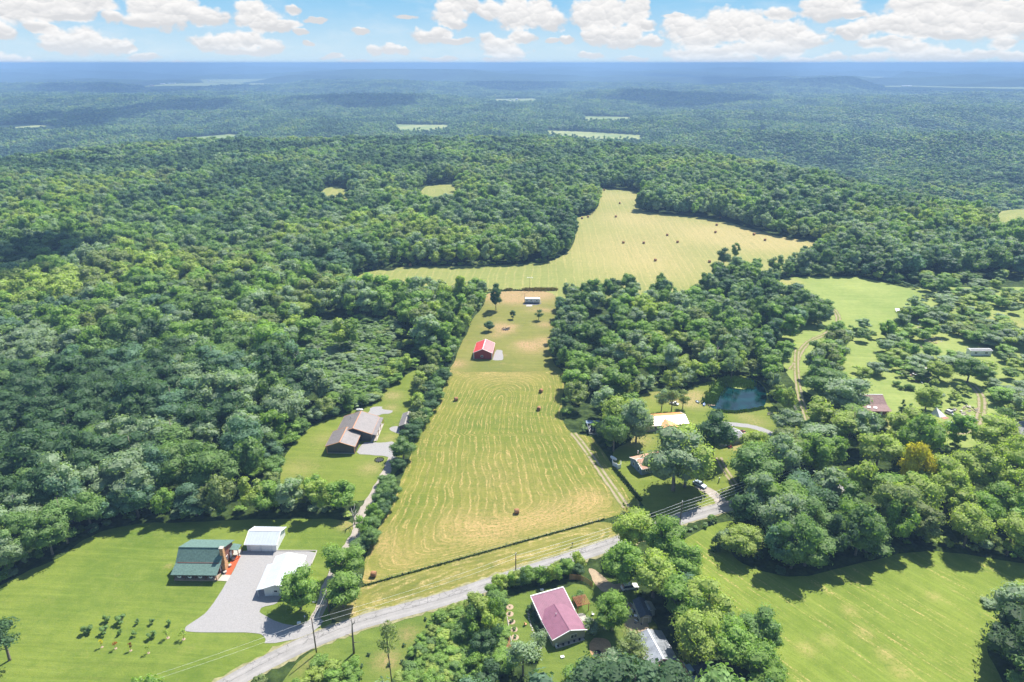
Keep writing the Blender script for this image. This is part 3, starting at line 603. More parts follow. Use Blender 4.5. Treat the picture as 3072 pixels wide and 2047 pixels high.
em = n.n('Emission', i_Strength=.54); n.t.links.new(n.mix(thick, clear, ccol), em.inputs['Color'])
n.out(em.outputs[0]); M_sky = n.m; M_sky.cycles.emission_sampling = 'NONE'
ts = np.radians(np.linspace(-180, 180, 145)[:-1]); es = np.radians([-1.2, -.4, .4, 2, 4, 7, 11, 16, 22])
V_, F_ = [], []
for e in es:
    for t in ts: V_.append((90000*math.sin(t)*math.cos(e), 90000*math.cos(t)*math.cos(e), CAM_H+90000*math.sin(e)))
for i in range(len(es)-1):
    for k in range(144): F_.append((i*144+k, i*144+(k+1) % 144, (i+1)*144+(k+1) % 144, (i+1)*144+k))
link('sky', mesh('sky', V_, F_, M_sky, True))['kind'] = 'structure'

# ---- haze: one closed box of even, pale air
hm = bpy.data.materials.new('haze_air'); hm.use_nodes = True; ht = hm.node_tree; ht.nodes.clear()
pvn = ht.nodes.new('ShaderNodeVolumePrincipled'); pvn.inputs['Density'].default_value = 0.00020; pvn.inputs['Color'].default_value = (.34, .56, .88, 1)
pvn.inputs['Anisotropy'].default_value = 0.0
oo = ht.nodes.new('ShaderNodeOutputMaterial'); ht.links.new(pvn.outputs[0], oo.inputs['Volume'])
zb = float(GZ.min())-1.0
hz = box('haze', None, hm, (0, 0, (zb+CAM_H+7)/2), (140000, 140000, CAM_H+7-zb)); hz['kind'] = 'stuff'
bpy.data.objects['sky'].scale = (1.35, 1.35, 1.0)

# ================================================================ TREES
M_leaf = foliage('leaves', False); M_leafmass = foliage('woodland_leaves', True)
M_bark = plain('bark', (.20, .165, .13), .95, .35, 2.5, bump=.6)
M_bare = plain('bare_wood', (.42, .39, .36), .9, .25, 2.0)

def ico(sub):
    bm = bmesh.new(); bmesh.ops.create_icosphere(bm, subdivisions=sub, radius=1.0)
    V = np.array([v.co[:] for v in bm.verts]); F = np.array([[v.index for v in f.verts] for f in bm.faces]); bm.free(); return V, F
ICO1 = ico(1); ICO2 = ico(2)
def crown_arrays(seed, lobes, cards, card, h=16.0, rad=5.2, low=.16, shape='round', core=.80, droop=0.0):
    """leaf sprays set over branch masses; returns verts, tri faces, shade per face, lobe centres"""
    g = np.random.default_rng(seed)
    C, LR = [], []
    zc = h*(low+1)/2; hz_ = h*(1-low)/2
    for i in range(lobes):
        if shape == 'cone':
            t = (i+.5)/lobes; z = h*(low+(1-low)*t*.97); rr = rad*(1-t)**.85*.72; a = g.uniform(0, 2*np.pi)+i*2.4
            C.append((rr*np.cos(a), rr*np.sin(a), z)); LR.append(max(.5, rad*.46*(1-t*.75))*g.uniform(.8, 1.15)); continue
        u = g.normal(size=3); u /= np.linalg.norm(u)
        if shape == 'round': u[2] = u[2]*.9+.18
        k = g.uniform(.42, .72)
        taper = 1.0 if shape != 'tall' else 1.0
        zz = zc+u[2]*hz_*k
        prof = 1.0 if zz > zc else .88+.12*(zz/zc)
        C.append((u[0]*rad*k*prof*taper*g.uniform(.85, 1.2), u[1]*rad*k*prof*g.uniform(.85, 1.2), zz)); LR.append(rad*g.uniform(.29, .48))
    C = np.array(C); LR = np.array(LR); asp = .78 if shape != 'flat' else .5
    # cards
    w = LR**2; w /= w.sum(); li = g.choice(lobes, cards, p=w)
    D = g.normal(size=(cards, 3)); D[:, 2] = D[:, 2]*.85+.30; D /= np.linalg.norm(D, axis=1)[:, None]
    bump = 1+.16*np.sin(D[:, 0]*7+li*1.7)*np.sin(D[:, 1]*6+li)+.10*np.sin(D[:, 2]*11+li*2.3)
    rr = LR[li]*g.uniform(.72, 1.10, cards)*bump
    Pp = C[li]+D*rr[:, None]*np.array([1, 1, asp])
    N = D+g.normal(size=(cards, 3))*.34; N[:, 2] += .15; N /= np.linalg.norm(N, axis=1)[:, None]
    T = np.cross(N, g.normal(size=(cards, 3))); T /= np.linalg.norm(T, axis=1)[:, None]; B = np.cross(N, T)
    s = card*g.uniform(.55, 1.35, cards)[:, None]; el = g.uniform(.5, .9, cards)[:, None]
    q = [Pp-T*s*.5, Pp+B*s*.42*el, Pp+T*s*.5-N*s*.14, Pp-B*s*.42*el]
    V = np.stack(q, 1).reshape(-1, 3); i0 = np.arange(cards)*4
    F = np.concatenate([np.stack([i0, i0+2, i0+1], 1), np.stack([i0, i0+3, i0+2], 1)])
    # each leaf card gets a random tone, the core masses one fixed duller tone
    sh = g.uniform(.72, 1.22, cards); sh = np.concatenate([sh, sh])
    iv, if_ = ICO1
    Vs, Fs = [V], [F]; off = len(V); shs = [sh]
    if core:
        for c, r_ in zip(C, LR):
            jit = 1+.12*g.normal(size=(len(iv), 1))
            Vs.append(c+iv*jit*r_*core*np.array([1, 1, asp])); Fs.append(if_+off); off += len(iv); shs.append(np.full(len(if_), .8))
    V = np.concatenate(Vs); V[:, 2] -= droop*np.hypot(V[:, 0], V[:, 1])*.0
    V[:, 2] = np.maximum(V[:, 2], .15)
    return V, np.concatenate(Fs), np.concatenate(shs), C
def crown_mesh(name, mat, *a, **k):
    V, F, sh, C = crown_arrays(*a, **k); me = fast_mesh(name, V, F, mat, False); fattr(me, 'leaf_tone', sh, 'FACE'); return me, C
def trunk_mesh(name, C, h, r=.32, limbs=7, seed=0, mat=None, lean=0.3):
    g = random.Random(seed); top = (g.uniform(-lean, lean), g.uniform(-lean, lean), h*.62)
    paths = [[(0, 0, -.4, r*1.25), (0, 0, .6, r), (top[0]*.5, top[1]*.5, h*.3, r*.8), (*top, r*.45), (top[0], top[1], h*.85, r*.15)]]
    for c in list(C)[:limbs]:
        z0 = min(h*.6, max(h*.18, c[2]*.6)); t = z0/(h*.62)
        b = (top[0]*t, top[1]*t, z0)
        paths.append([(*b, r*.4), ((b[0]+c[0])/2, (b[1]+c[1])/2, (z0*.45+c[2]*.55), r*.25), (float(c[0]), float(c[1]), float(c[2]), r*.1)])
    V, F = tube_data(paths, 6); return mesh(name, V, F, mat or M_bark, True)

KINDS = {}   # name -> list of (crown mesh, trunk mesh, nominal radius, nominal height)
def add_kind(nm, n_, **k):
    L = []
    for i in range(n_):
        args = dict(k); h = args.get('h', 16.0)
        me, C = crown_mesh('crown', M_leaf, 100*len(KINDS)+i, args.pop('lobes'), args.pop('cards'), args.pop('card'), **args)
        L.append((me, trunk_mesh('trunk', C, h, r=k.get('rad', 5)*.06, seed=i), k.get('rad', 5.2), h))
    KINDS[nm] = L
add_kind('round', 5, lobes=24, cards=4300, card=.56, h=15.0, rad=5.6, low=.0, core=.84)
add_kind('tall', 4, lobes=22, cards=3800, card=.52, h=19.0, rad=4.6, low=.0, shape='tall', core=.84)
add_kind('loose', 2, lobes=16, cards=1500, card=.62, h=16.0, rad=4.6, low=.22, shape='tall', core=.5)
add_kind('bush', 3, lobes=11, cards=1100, card=.42, h=4.2, rad=2.5, low=.02)
add_kind('conifer', 2, lobes=26, cards=1700, card=.5, h=12.0, rad=3.2, low=.08, shape='cone', core=.6)
add_kind('sapling', 2, lobes=7, cards=230, card=.22, h=2.6, rad=.75, low=.35, shape='tall', core=0)
add_kind('evergreen', 2, lobes=12, cards=560, card=.16, h=1.9, rad=.65, low=.0, core=.88)
add_kind('sparse', 1, lobes=22, cards=900, card=.42, h=20.0, rad=2.3, low=.28, shape='tall', core=0)

PAL = {'yellow-green': (.33, .42, .10), 'bright green': (.22, .35, .075), 'mid-green': (.17, .275, .085), 'dark green': (.085, .16, .068),
       'blue-green': (.145, .25, .15), 'grey-green': (.265, .355, .21), 'olive': (.235, .295, .11), 'golden': (.56, .50, .04), 'orange': (.45, .17, .02), 'rust': (.20, .08, .03), 'deep green': (.055, .11, .032)}
CN = ['yellow-green', 'bright green', 'mid-green', 'dark green', 'blue-green', 'grey-green', 'olive']
TREES = []     # (x, y, crown radius) of everything planted individually
def plant(kind, x, y, rad, h, colour, label, cat='tree', name='deciduous_tree', group=None, var=None, rz=None, z=0.0):
    L = KINDS[kind]; i = (len(TREES) if var is None else var) % len(L); cm, tm, r0, h0 = L[i]
    t = thing(name, label, cat, (x, y, z), rng.uniform(0, 6.28) if rz is None else rz, group)
    t.scale = (rad/r0, rad/r0, h/h0)
    k = rng.uniform(.9, 1.12); c = PAL[colour] if isinstance(colour, str) else colour
    cr = link('foliage' if cat == 'shrub' else 'crown', cm, t); cr.color = (c[0]*k, c[1]*k, c[2]*k, 1)
    link('stem' if cat == 'shrub' else 'trunk', tm, t); TREES.append((x, y, rad)); return t
def base_from_top(c, x, ybase): return c(x, ybase)

# ---- trees that can be named one by one.  (crop, base x, base y, crown radius m, height m, kind, colour, label)
NAMED = [
 (at, 1452, 1268, 5.6, 12.5, 'round', 'yellow-green', 'big yellow-green grove tree nearest the field corner beside the road'),
 (at, 1512, 1285, 5.8, 13.0, 'round', 'bright green', 'big bright tree leaning over the road below the four wires'),
 (at, 1428, 1345, 5.2, 11.5, 'round', 'bright green', 'bright grove tree overhanging the gravel under the trees'),
 (at, 1500, 1372, 6.0, 13.0, 'round', 'yellow-green', 'wide yellow-green crown in the middle of the garden grove'),
 (at, 1562, 1345, 5.4, 11.5, 'round', 'bright green', 'bright rounded tree on the right flank of the garden grove'),
 (at, 1560, 1440, 5.6, 12.0, 'round', 'bright green', 'bright crown behind the grey garden shed'),
 (at, 1622, 1440, 6.0, 12.5, 'round', 'yellow-green', 'yellow-green crown bordering the striped lawn, upper one'),
 (at, 1600, 1520, 5.6, 12.0, 'round', 'yellow-green', 'yellow-green crown just right of the silver roof'),
 (at, 1680, 1530, 5.8, 11.5, 'round', 'bright green', 'bright crown bordering the striped lawn, lower one'),
 (at, 1738, 1500, 4.8, 11.0, 'round', 'mid-green', 'mid-green tree at the lower left edge of the striped lawn'),
 (at, 1745, 1600, 5.2, 11.0, 'round', 'bright green', 'bright tree at the bottom edge left of the striped lawn'),
 (at, 1098, 1440, 3.6, 9.5, 'tall', 'yellow-green', 'upright yellow-green tree rising from the scrub below the road'),
 (at, 1110, 1500, 3.4, 7.0, 'round', 'dark green', 'dark tree in the scrub beside the mulch beds'),
 (at, 1065, 1470, 3.0, 5.5, 'round', 'mid-green', 'mid-green tree left of the dark one in the scrub'),
 (c2, 1640, 1010, 4.9, 11.0, 'round', 'bright green', 'round bright green tree standing in front of the long white pole building'),
 (c2, 2120, 690, 5.0, 10.0, 'round', 'bright green', 'wide bright green tree topmost of the two beside the lane entrance'),
 (c2, 2100, 985, 4.8, 8.6, 'round', 'bright green', 'rounded leafy tree behind the leaning utility pole by the lane entrance'),
 (c1, 85, 1380, 5.0, 10.5, 'loose', 'dark green', 'loose dark tree cut off by the left edge beyond the saplings'),
 (ch, 632, 1570, 2.4, 17.5, 'sparse', 'olive', 'tall thin sparse tree in front of the road near the dead snag'),
 (c6, 1000, 1010, 9.6, 19.5, 'round', 'grey-green', 'huge spreading maple with pale leaves covering the front of the blue house'),
 (c6, 1110, 975, 8.8, 18.5, 'round', 'yellow-green', 'second stem of the broad maple grove, right of the pale spreading maple'),
 (c6, 1370, 690, 7.2, 16.5, 'round', 'dark green', 'dense dark round tree left of the grey-roofed low house'),
 (c6, 650, 560, 6.2, 16.0, 'round', 'grey-green', 'tall grey-green tree left of the long orange-roofed house'),
 (c6, 440, 640, 5.2, 13.5, 'round', 'mid-green', 'mid-green tree right of the tarped trailer at the field edge'),
 (c6, 1090, 245, 2.8, 7.5, 'loose', 'olive', 'small thin tree behind the long house, rightmost of the row there'),
 (c6, 985, 265, 3.4, 9.0, 'loose', 'olive', 'olive loose tree behind the long orange-roofed house, middle of the row'),
 (c6, 890, 265, 3.2, 9.0, 'loose', 'grey-green', 'pale loose tree behind the long house, leftmost of the row there'),
 (c6, 380, 560, 4.0, 9.0, 'round', 'dark green', 'dark bushy tree between the tarped trailer and the propane tank'),
 (c6, 1760, 690, 5.0, 9.5, 'round', 'yellow-green', 'yellow-green tree in front of the blue tarped car by the grey-roofed house'),
 (c6, 1750, 1040, 8.5, 15.0, 'round', 'mid-green', 'massive domed tree right of the side drive, at the wood corner'),
 (c7, 560, 360, 3.8, 13.5, 'loose', 'grey-green', 'leaning pale-trunked tree on the far bank of the pond'),
 (c7, 1180, 990, 5.5, 9.5, 'round', 'grey-green', 'grey-green tree at the right end of the pond bank lawn'),
 (c6, 1395, 1560, 1.9, 5.6, 'conifer', 'dark green', 'small lone spiky conifer at the top of the striped lawn'),
 (c6, 1640, 1610, 5.8, 8.5, 'round', 'yellow-green', 'vivid yellow-green tree at the near corner of the wood above the striped lawn'),
 (c6, 1500, 1560, 3.6, 6.0, 'round', 'grey-green', 'small pale tree just right of the lone conifer'),
 (cb, 2320, 1480, 8.5, 13.5, 'round', 'deep green', 'big dark dense tree cut off by the right edge of the striped lawn'),
 (cb, 2120, 1040, 3.0, 1.6, 'bush', 'grey-green', 'low sprawling grey-green bush lying on the striped lawn at right'),
 (c4, 618, 590, 3.8, 16.5, 'tall', 'dark green', 'tall vine-clad tree standing alone left of the travel trailer'),
 (c4, 523, 870, 2.9, 6.4, 'round', 'dark green', 'bushy small tree behind the red barn, nearest to it'),
 (c4, 845, 705, 2.0, 5.8, 'tall', 'dark green', 'slim small tree between the red barn and the travel trailer'),
 (c4, 1193, 722, 2.9, 6.4, 'loose', 'dark green', 'small pine with a bare stem below the travel trailer'),
 (c3, 1290, 715, 4.6, 8.2, 'round', 'mid-green', 'round hedge tree below the small brown shed'),
 (c3, 1242, 815, 2.8, 4.8, 'round', 'dark green', 'small dark round tree at the mouth of the lane by the brown house'),
 (c5, 1290, 800, 4.4, 10.0, 'round', 'bright green', 'star-shaped bright green tree right of the purple-roofed house'),
 (c5, 1080, 830, 2.6, 3.8, 'bush', 'grey-green', 'grey-green bush at the right corner of the purple-roofed house'),
 (c5, 960, 520, 2.2, 2.8, 'bush', 'mid-green', 'bush above the red pergola beside the purple roof'),
 (c5, 1480, 1160, 4.0, 8.0, 'loose', 'olive', 'feathery olive tree left of the silver-roofed farmhouse'),
 (c5, 400, 1270, 4.2, 9.0, 'loose', 'grey-green', 'half-dead grey tree with a bare spike at the bottom of the garden'),
 (c5, 560, 1010, 2.6, 6.0, 'loose', 'grey-green', 'thin small tree at the end of the curved stone path'),
 (c5, 1330, 1330, 5.2, 7.0, 'round', 'grey-green', 'pale round tree at the bottom edge right of the garden'),
 (c5, 960, 1350, 3.6, 5.0, 'round', 'bright green', 'small bright tree at the bottom edge below the purple-roofed house'),
 (c8, 950, 1440, 3.6, 11.0, 'conifer', 'blue-green', 'dark pine right of the brick house porch'),
 (c8, 890, 1420, 2.9, 11.5, 'conifer', 'dark green', 'second pine, left one of the pair before the brick house'),
 (c8, 680, 1440, 5.4, 8.0, 'round', 'mid-green', 'broad low tree in front of the brick house'),
 (c8, 1110, 1260, 5.0, 9.5, 'round', 'yellow-green', 'yellow-green tree between the brick house yard and the junk piles'),
 (c8, 1255, 360, 4.6, 10.5, 'round', 'mid-green', 'solitary round tree at the far end of the pasture'),
 (c8, 430, 680, 4.2, 7.5, 'round', 'bright green', 'vivid green round tree at the bend of the pasture track'),
 (c8, 870, 240, 6.0, 11.0, 'conifer', 'mid-green', 'pyramidal tree at the wood edge above the pasture'),
 (c8, 1700, 1430, 4.6, 9.5, 'loose', 'mid-green', 'airy tree left of the pale house at the right edge'),
 (c8, 470, 1280, 9.0, 14.0, 'round', 'grey-green', 'very broad pale tree left of the brick house'),
 (c8, 310, 1180, 7.5, 12.0, 'round', 'mid-green', 'broad tree at the left shoulder of the very broad pale one'),
 (c8, 620, 1020, 3.6, 6.5, 'round', 'yellow-green', 'small yellow-green tree at the corner of the grass above the brick house'),
 (c8, 1210, 1020, 5.0, 8.0, 'round', 'yellow-green', 'yellowish tree right of the collapsed building'),
 (c8, 1440, 1040, 6.5, 11.0, 'round', 'mid-green', 'large tree above the end of the yard track'),
 (cb, 1570, 250, 4.6, 16.5, 'round', 'golden', 'golden-yellow autumn tree high in the right-hand wood'),
 (cf, 1385, 640, 3.2, 12.5, 'tall', 'mid-green', 'lollipop-shaped tree sticking up at the near edge of the far hay field'),
 (cf, 1310, 690, 5.0, 12.0, 'round', 'dark green', 'dark tree beside the lollipop-shaped one'),
 (c7, 0, 280, 3.6, 9.0, 'tall', 'yellow-green', 'slim bright tree among the dark ones left of the pond'),
]
for (c, x, y, r_, h_, kd, colr, lab) in NAMED:
    q = c(x, y); bush = kd == 'bush'
    if h_ > 7: h_ *= 1.18; r_ *= 1.08
    plant(kd, q[0], q[1], r_, h_, colr, lab, 'shrub' if bush else 'tree', 'shrub' if bush else ('conifer' if kd == 'conifer' else 'deciduous_tree'))

# young plantation on the left lawn
ORD = ['leftmost', 'second from left', 'third from left', 'fourth from left', 'fifth from left', 'rightmost']
def row(pts, kind, cat, name, group, lab, r_, h_, cols, sizes=None):
    for i, (x, y) in enumerate(pts):
        q = c1(x, y); s_ = sizes[i] if sizes else 1
        o = ORD[i] if i < len(pts)-1 else 'rightmost'
        t = plant(kind, q[0], q[1], r_*s_, h_*(s_**.5), cols[i] if isinstance(cols, list) else cols, lab.format(o=o, c=cols[i] if isinstance(cols, list) else cols), cat, name, group, var=i)
row([(925, 1050), (1050, 1060), (1182, 1068), (1310, 1070), (1458, 1075)], 'evergreen', 'shrub', 'evergreen_shrub', 'evergreen shrubs of the young plantation', 'small round evergreen on the lawn, {o} of the back row', .95, 2.1, 'mid-green', [1.1, 1.6, .65, .75, .75])
row([(762, 1145), (907, 1150), (1036, 1155), (1162, 1170), (1305, 1190)], 'evergreen', 'shrub', 'evergreen_shrub', 'evergreen shrubs of the young plantation', 'small evergreen on the lawn, {o} of the middle row', .95, 2.1, 'mid-green', [1.5, 1.3, .7, .75, 1.15])
row([(878, 1268), (996, 1280), (1125, 1298), (1278, 1318)], 'sapling', 'sapling', 'sapling', 'staked saplings of the young plantation', '{c} sapling in a mulch ring, {o} of the front row', .62, 2.5, ['golden', 'orange', 'rust', 'yellow-green'])
row([(1445, 1188), (1580, 1200)], 'sapling', 'sapling', 'sapling', 'staked saplings of the young plantation', '{c} sapling near the gravel corner, {o} of two', .95, 2.9, ['yellow-green', 'yellow-green'], [1, 1.15])
M_disc = plain('mulch_disc', (.38, .28, .20), .95, .2, 4)
def mulch(q, r_, label, par=None):
    o = cyl('mulch_ring', None, M_mulch if r_ > 1 else M_disc, (q[0], q[1], .085), r_, .05, 18, r_*.8); tag(o, label, 'mulch ring', 'mulch rings round young plants'); return o
for i, (x, y) in enumerate([(878, 1268), (996, 1280), (1125, 1298), (1278, 1318)]): mulch(c1(x, y), .33, 'tan mulch ring under the '+['golden', 'orange', 'rust-coloured', 'yellow-green'][i]+' sapling of the front row')
for i, (x, y) in enumerate([(1445, 1188), (1580, 1200)]): mulch(c1(x, y), .42, ['tan mulch ring under the sapling left of the gravel corner', 'tan mulch ring under the sapling touching the gravel corner'][i])
for i, (x, y) in enumerate([(268, 578), (268, 648), (285, 727), (308, 803), (320, 884), (338, 970)]):
    q = c5(x, y); w = ['first', 'second', 'third', 'fourth', 'fifth', 'sixth'][i]
    mulch(q, .95, f'round bark mulch bed in the garden row, {w} from the road')
    plant('evergreen', q[0], q[1], [.25, .45, .6, .6, .55, .45][i], [.4, .7, .9, .9, .8, .7][i], 'mid-green', f'little shrub in the {w} mulch bed from the road', 'shrub', 'shrub', 'shrubs in the garden mulch beds', var=i)

# ---- strips of shrubs and low trees
def strip_plants(pts, width, spacing, r0, r1, h0, h1, kinds, cols, what, where, name='shrub', cat='shrub', group=None):
    l = smooth_line(pts, 1); k = 0; out = []
    for a, b in zip(l[:-1], l[1:]):
        L = math.dist(a, b); m = max(1, int(L/spacing+rng.random()))
        for j in range(m):
            t = (j+rng.random()*.8)/m; o = rng.uniform(-width/2, width/2); nx, ny = -(b[1]-a[1])/L, (b[0]-a[0])/L
            out.append((a[0]+(b[0]-a[0])*t+nx*o, a[1]+(b[1]-a[1])*t+ny*o))
    keep = []
    for q in out:
        if any(edge_dist(l_, np.array([q[0]]), np.array([q[1]]), False)[0][0] < w_/2-.3 for l_, w_ in LANES[:2]): continue
        keep.append(q)
    keep.sort(key=lambda q: depth_of(*q))
    AUTO.extend([(q[0], q[1], rng.uniform(r0, r1), rng.uniform(h0, h1), kinds[int(rng.integers(len(kinds)))], cols[int(rng.integers(len(cols)))], what, where, name, cat, group) for q in keep])
AUTO = []
G_ = ['mid-green', 'bright green', 'dark green']
strip_plants(P(c3, (1640, -40), (1560, 130), (1470, 330), (1400, 470), (1370, 560)), 5.5, 2.6, 2.6, 4.2, 4.5, 7.5, ['round', 'round', 'bush'], ['dark green', 'mid-green', 'dark green'], 'tree', 'in hedgerow between small shed and hayfield', 'deciduous_tree', 'tree', 'hedgerow trees above the shed')
strip_plants(P(c3, (1500, -210), (1600, -360), (1680, -520)) , 9, 3.4, 3.2, 4.8, 7, 11, ['round', 'tall'], ['dark green', 'mid-green', 'dark green'], 'tree', 'in the tree belt left of the red barn', 'deciduous_tree', 'tree', 'belt trees left of the barn')
strip_plants(P(c3, (1190, 960), (1140, 1080), (1050, 1240), (980, 1370), (930, 1500), (880, 1620)), 5.0, 1.9, 2.2, 3.4, 3.6, 6.2, ['round', 'bush', 'round'], ['bright green', 'mid-green', 'dark green'], 'tree', 'in hedgerow between farm lane and hayfield', 'deciduous_tree', 'tree', 'hedgerow trees along the farm lane')
strip_plants(P(c3, (-90, 880), (30, 740), (130, 600), (230, 500), (330, 440)), 14, 2.6, 2.4, 3.8, 2.8, 5.0, ['bush', 'round'], ['bright green', 'mid-green', 'bright green'], 'shrub', 'in thicket left of charcoal house', 'shrub', 'shrub', 'thicket left of the brown house')
strip_plants(P(c3, (420, 350), (640, 260), (800, 220), (1000, 130), (1060, 30), (1200, -40)), 9, 3.0, 2.2, 3.6, 2.6, 4.8, ['bush', 'round'], ['bright green', 'mid-green', 'dark green'], 'shrub', 'on wood edge behind charcoal house', 'shrub', 'shrub', 'shrubs along the wood edge behind the brown house')
strip_plants(P(c5, (60, 450), (200, 400), (340, 372), (560, 325), (760, 268), (880, 232), (1010, 190)), 3.0, 1.15, 1.8, 2.8, 3.2, 5.6, ['bush', 'round'], ['bright green', 'yellow-green', 'mid-green', 'dark green'], 'shrub', 'in roadside hedge above plum-roofed house', 'shrub', 'shrub', 'roadside hedge above the purple-roofed house')
strip_plants(P(c5, (20, 560), (60, 760), (90, 960), (60, 1150), (0, 1334)), 9.0, 1.6, 2.2, 3.6, 3.8, 8.5, ['round', 'bush', 'tall'], ['yellow-green', 'mid-green', 'dark green', 'bright green'], 'tree', 'in the thicket left of the mulch beds', 'deciduous_tree', 'tree', 'thicket left of the mulch beds')
strip_plants(P(c5, (-330, 1450), (-250, 1200), (-150, 1000), (-40, 820)), 15.0, 1.7, 1.8, 3.0, 1.8, 3.4, ['bush'], ['bright green', 'bright green', 'mid-green'], 'shrub', 'in bottom-centre scrub below the road', 'shrub', 'shrub', 'scrub below the road')
strip_plants(P(ch, (-60, 1560), (80, 1500), (250, 1500), (420, 1560)), 7.0, 1.9, 1.8, 2.8, 1.8, 3.0, ['bush'], ['yellow-green', 'bright green'], 'shrub', 'at the bottom edge below the leaning snag', 'shrub', 'shrub', 'bushes at the bottom edge below the snag')
strip_plants(P(c6, (1070, 1410), (1250, 1370), (1450, 1300)), 1.5, 1.6, .7, 1.2, .7, 1.3, ['bush'], ['mid-green', 'grey-green'], 'shrub', 'in weedy row between road and striped lawn', 'shrub', 'shrub', 'weedy row by the road')
strip_plants(P(c8, (1150, 470), (1350, 520), (1550, 600), (1400, 690), (1300, 640), (1650, 700), (1800, 780)), 34, 3.4, 3.0, 5.0, 4.0, 7.5, ['round', 'bush'], ['grey-green', 'mid-green', 'olive'], 'tree', 'scattered over the rough meadow at right', 'deciduous_tree', 'tree', 'low trees of the rough meadow')
strip_plants(P(c8, (860, 1070), (1020, 1110)), 3, 1.6, 1.5, 2.4, 1.6, 2.6, ['bush'], ['mid-green'], 'shrub', 'below the collapsed building', 'shrub', 'shrub', 'bushes below the collapsed building')
strip_plants(P(c5, (480, 560), (520, 720), (600, 860)), 2.0, 1.8, .8, 1.3, .8, 1.6, ['bush'], ['dark green'], 'shrub', 'against left wall of plum-roofed house', 'shrub', 'shrub', 'foundation shrubs of the purple-roofed house')
strip_plants(P(c6, (1330, 160), (1400, 60), (1440, 0)), 1.6, 1.8, .9, 1.5, .9, 1.5, ['bush'], ['bright green'], 'shrub', 'in reedy strip left of the pond', 'shrub', 'shrub', 'reedy strip of the pond')

# ---- woodland
WOODS = [  # name for labels, polygon, spacing, radius range, height range
 ('in the wood left of charcoal house', P(at, (-400, 800), (760, 760), (800, 900), (650, 980), (640, 1085), (640, 1190), (-400, 1500)), 7.6, (5.4, 9.4), (15, 22)),
 ('in wood belt between charcoal house and garages', P(at, (600, 1070), (930, 1080), (830, 1240), (600, 1200)), 6.2, (4.0, 6.4), (10, 16)),
 ('in grove right of plum-roofed house', P(at, (1380, 1180), (1560, 1180), (1800, 1600), (1500, 1650), (1480, 1500), (1390, 1400)), 6.4, (4.4, 6.4), (10, 14)),
 ('in wood above the striped lawn', P(at, (1640, 1000), (2600, 960), (2700, 1400), (1640, 1400)), 7.4, (5.0, 7.8), (13, 19)),
 ('in the wood around the pond', P(at, (1270, 600), (1960, 600), (1900, 1000), (1640, 960), (1270, 1000)), 6.8, (4.6, 7.0), (12, 18)),
 ('in scrubby wood around the ruins', P(at, (1820, 640), (2600, 640), (2600, 1010), (1820, 1010)), 6.6, (3.6, 6.0), (5.5, 10)),
]
def in_clear(x, y, r_):
    bad = np.zeros(x.shape, bool)
    for c in CLEAR:
        xs = [p_[0] for p_ in c]; ys = [p_[1] for p_ in c]
        near_ = (x > min(xs)-8) & (x < max(xs)+8) & (y > min(ys)-8) & (y < max(ys)+8)
        if not near_.any(): continue
        ins = inside(c, x[near_], y[near_]); d = edge_dist(c, x[near_], y[near_])[0]
        bad[near_] |= ins | (d < r_[near_]*.38)
    for l, w in LANES:
        l = l[::3]; d = edge_dist(l, x, y, False)[0]; bad |= d < w/2+r_*.62
    return bad
def jitter(spacing, x0, x1, y0, y1):
    xs = np.arange(x0, x1, spacing); ys = np.arange(y0, y1, spacing*.87); gx, gy = np.meshgrid(xs, ys); gx[1::2] += spacing/2
    return (gx+rng.uniform(-.36, .36, gx.shape)*spacing).ravel(), (gy+rng.uniform(-.36, .36, gy.shape)*spacing).ravel()
def in_view(x, y, m=1.12): return np.abs(x) < .752*m*np.maximum(depth_of(x, y, 8), 30)+8
SCRUB = P(ch, (830, 1300), (930, 1130), (1060, 1080), (1180, 1020), (1240, 1000), (1300, 1100), (1420, 1190), (1400, 1400), (1330, 1700), (600, 1800), (640, 1600), (720, 1440))
CLEAR.append(SCRUB)
X, Y = jitter(9.9, -560, 560, 84, 620)
wood = np.full(X.shape, -1)
for i, w in enumerate(WOODS): wood = np.where((wood < 0) & inside(w[1], X, Y), i, wood)
d0 = np.hypot(X, Y)
rad_ = rng.uniform(5.0, 9.0, X.shape); hh = rng.uniform(14, 21, X.shape)
for i, w in enumerate(WOODS):
    m = wood == i; rad_[m] = rng.uniform(*w[3], m.sum()); hh[m] = rng.uniform(*w[4], m.sum())
hh *= (1+.28*fbm(X/42, Y/42+9, 2))*(.80+.24*np.clip((rad_-4)/3.5, 0, 1))
ok = in_view(X, Y) & (d0 < 600) & ~in_clear(X, Y, rad_)
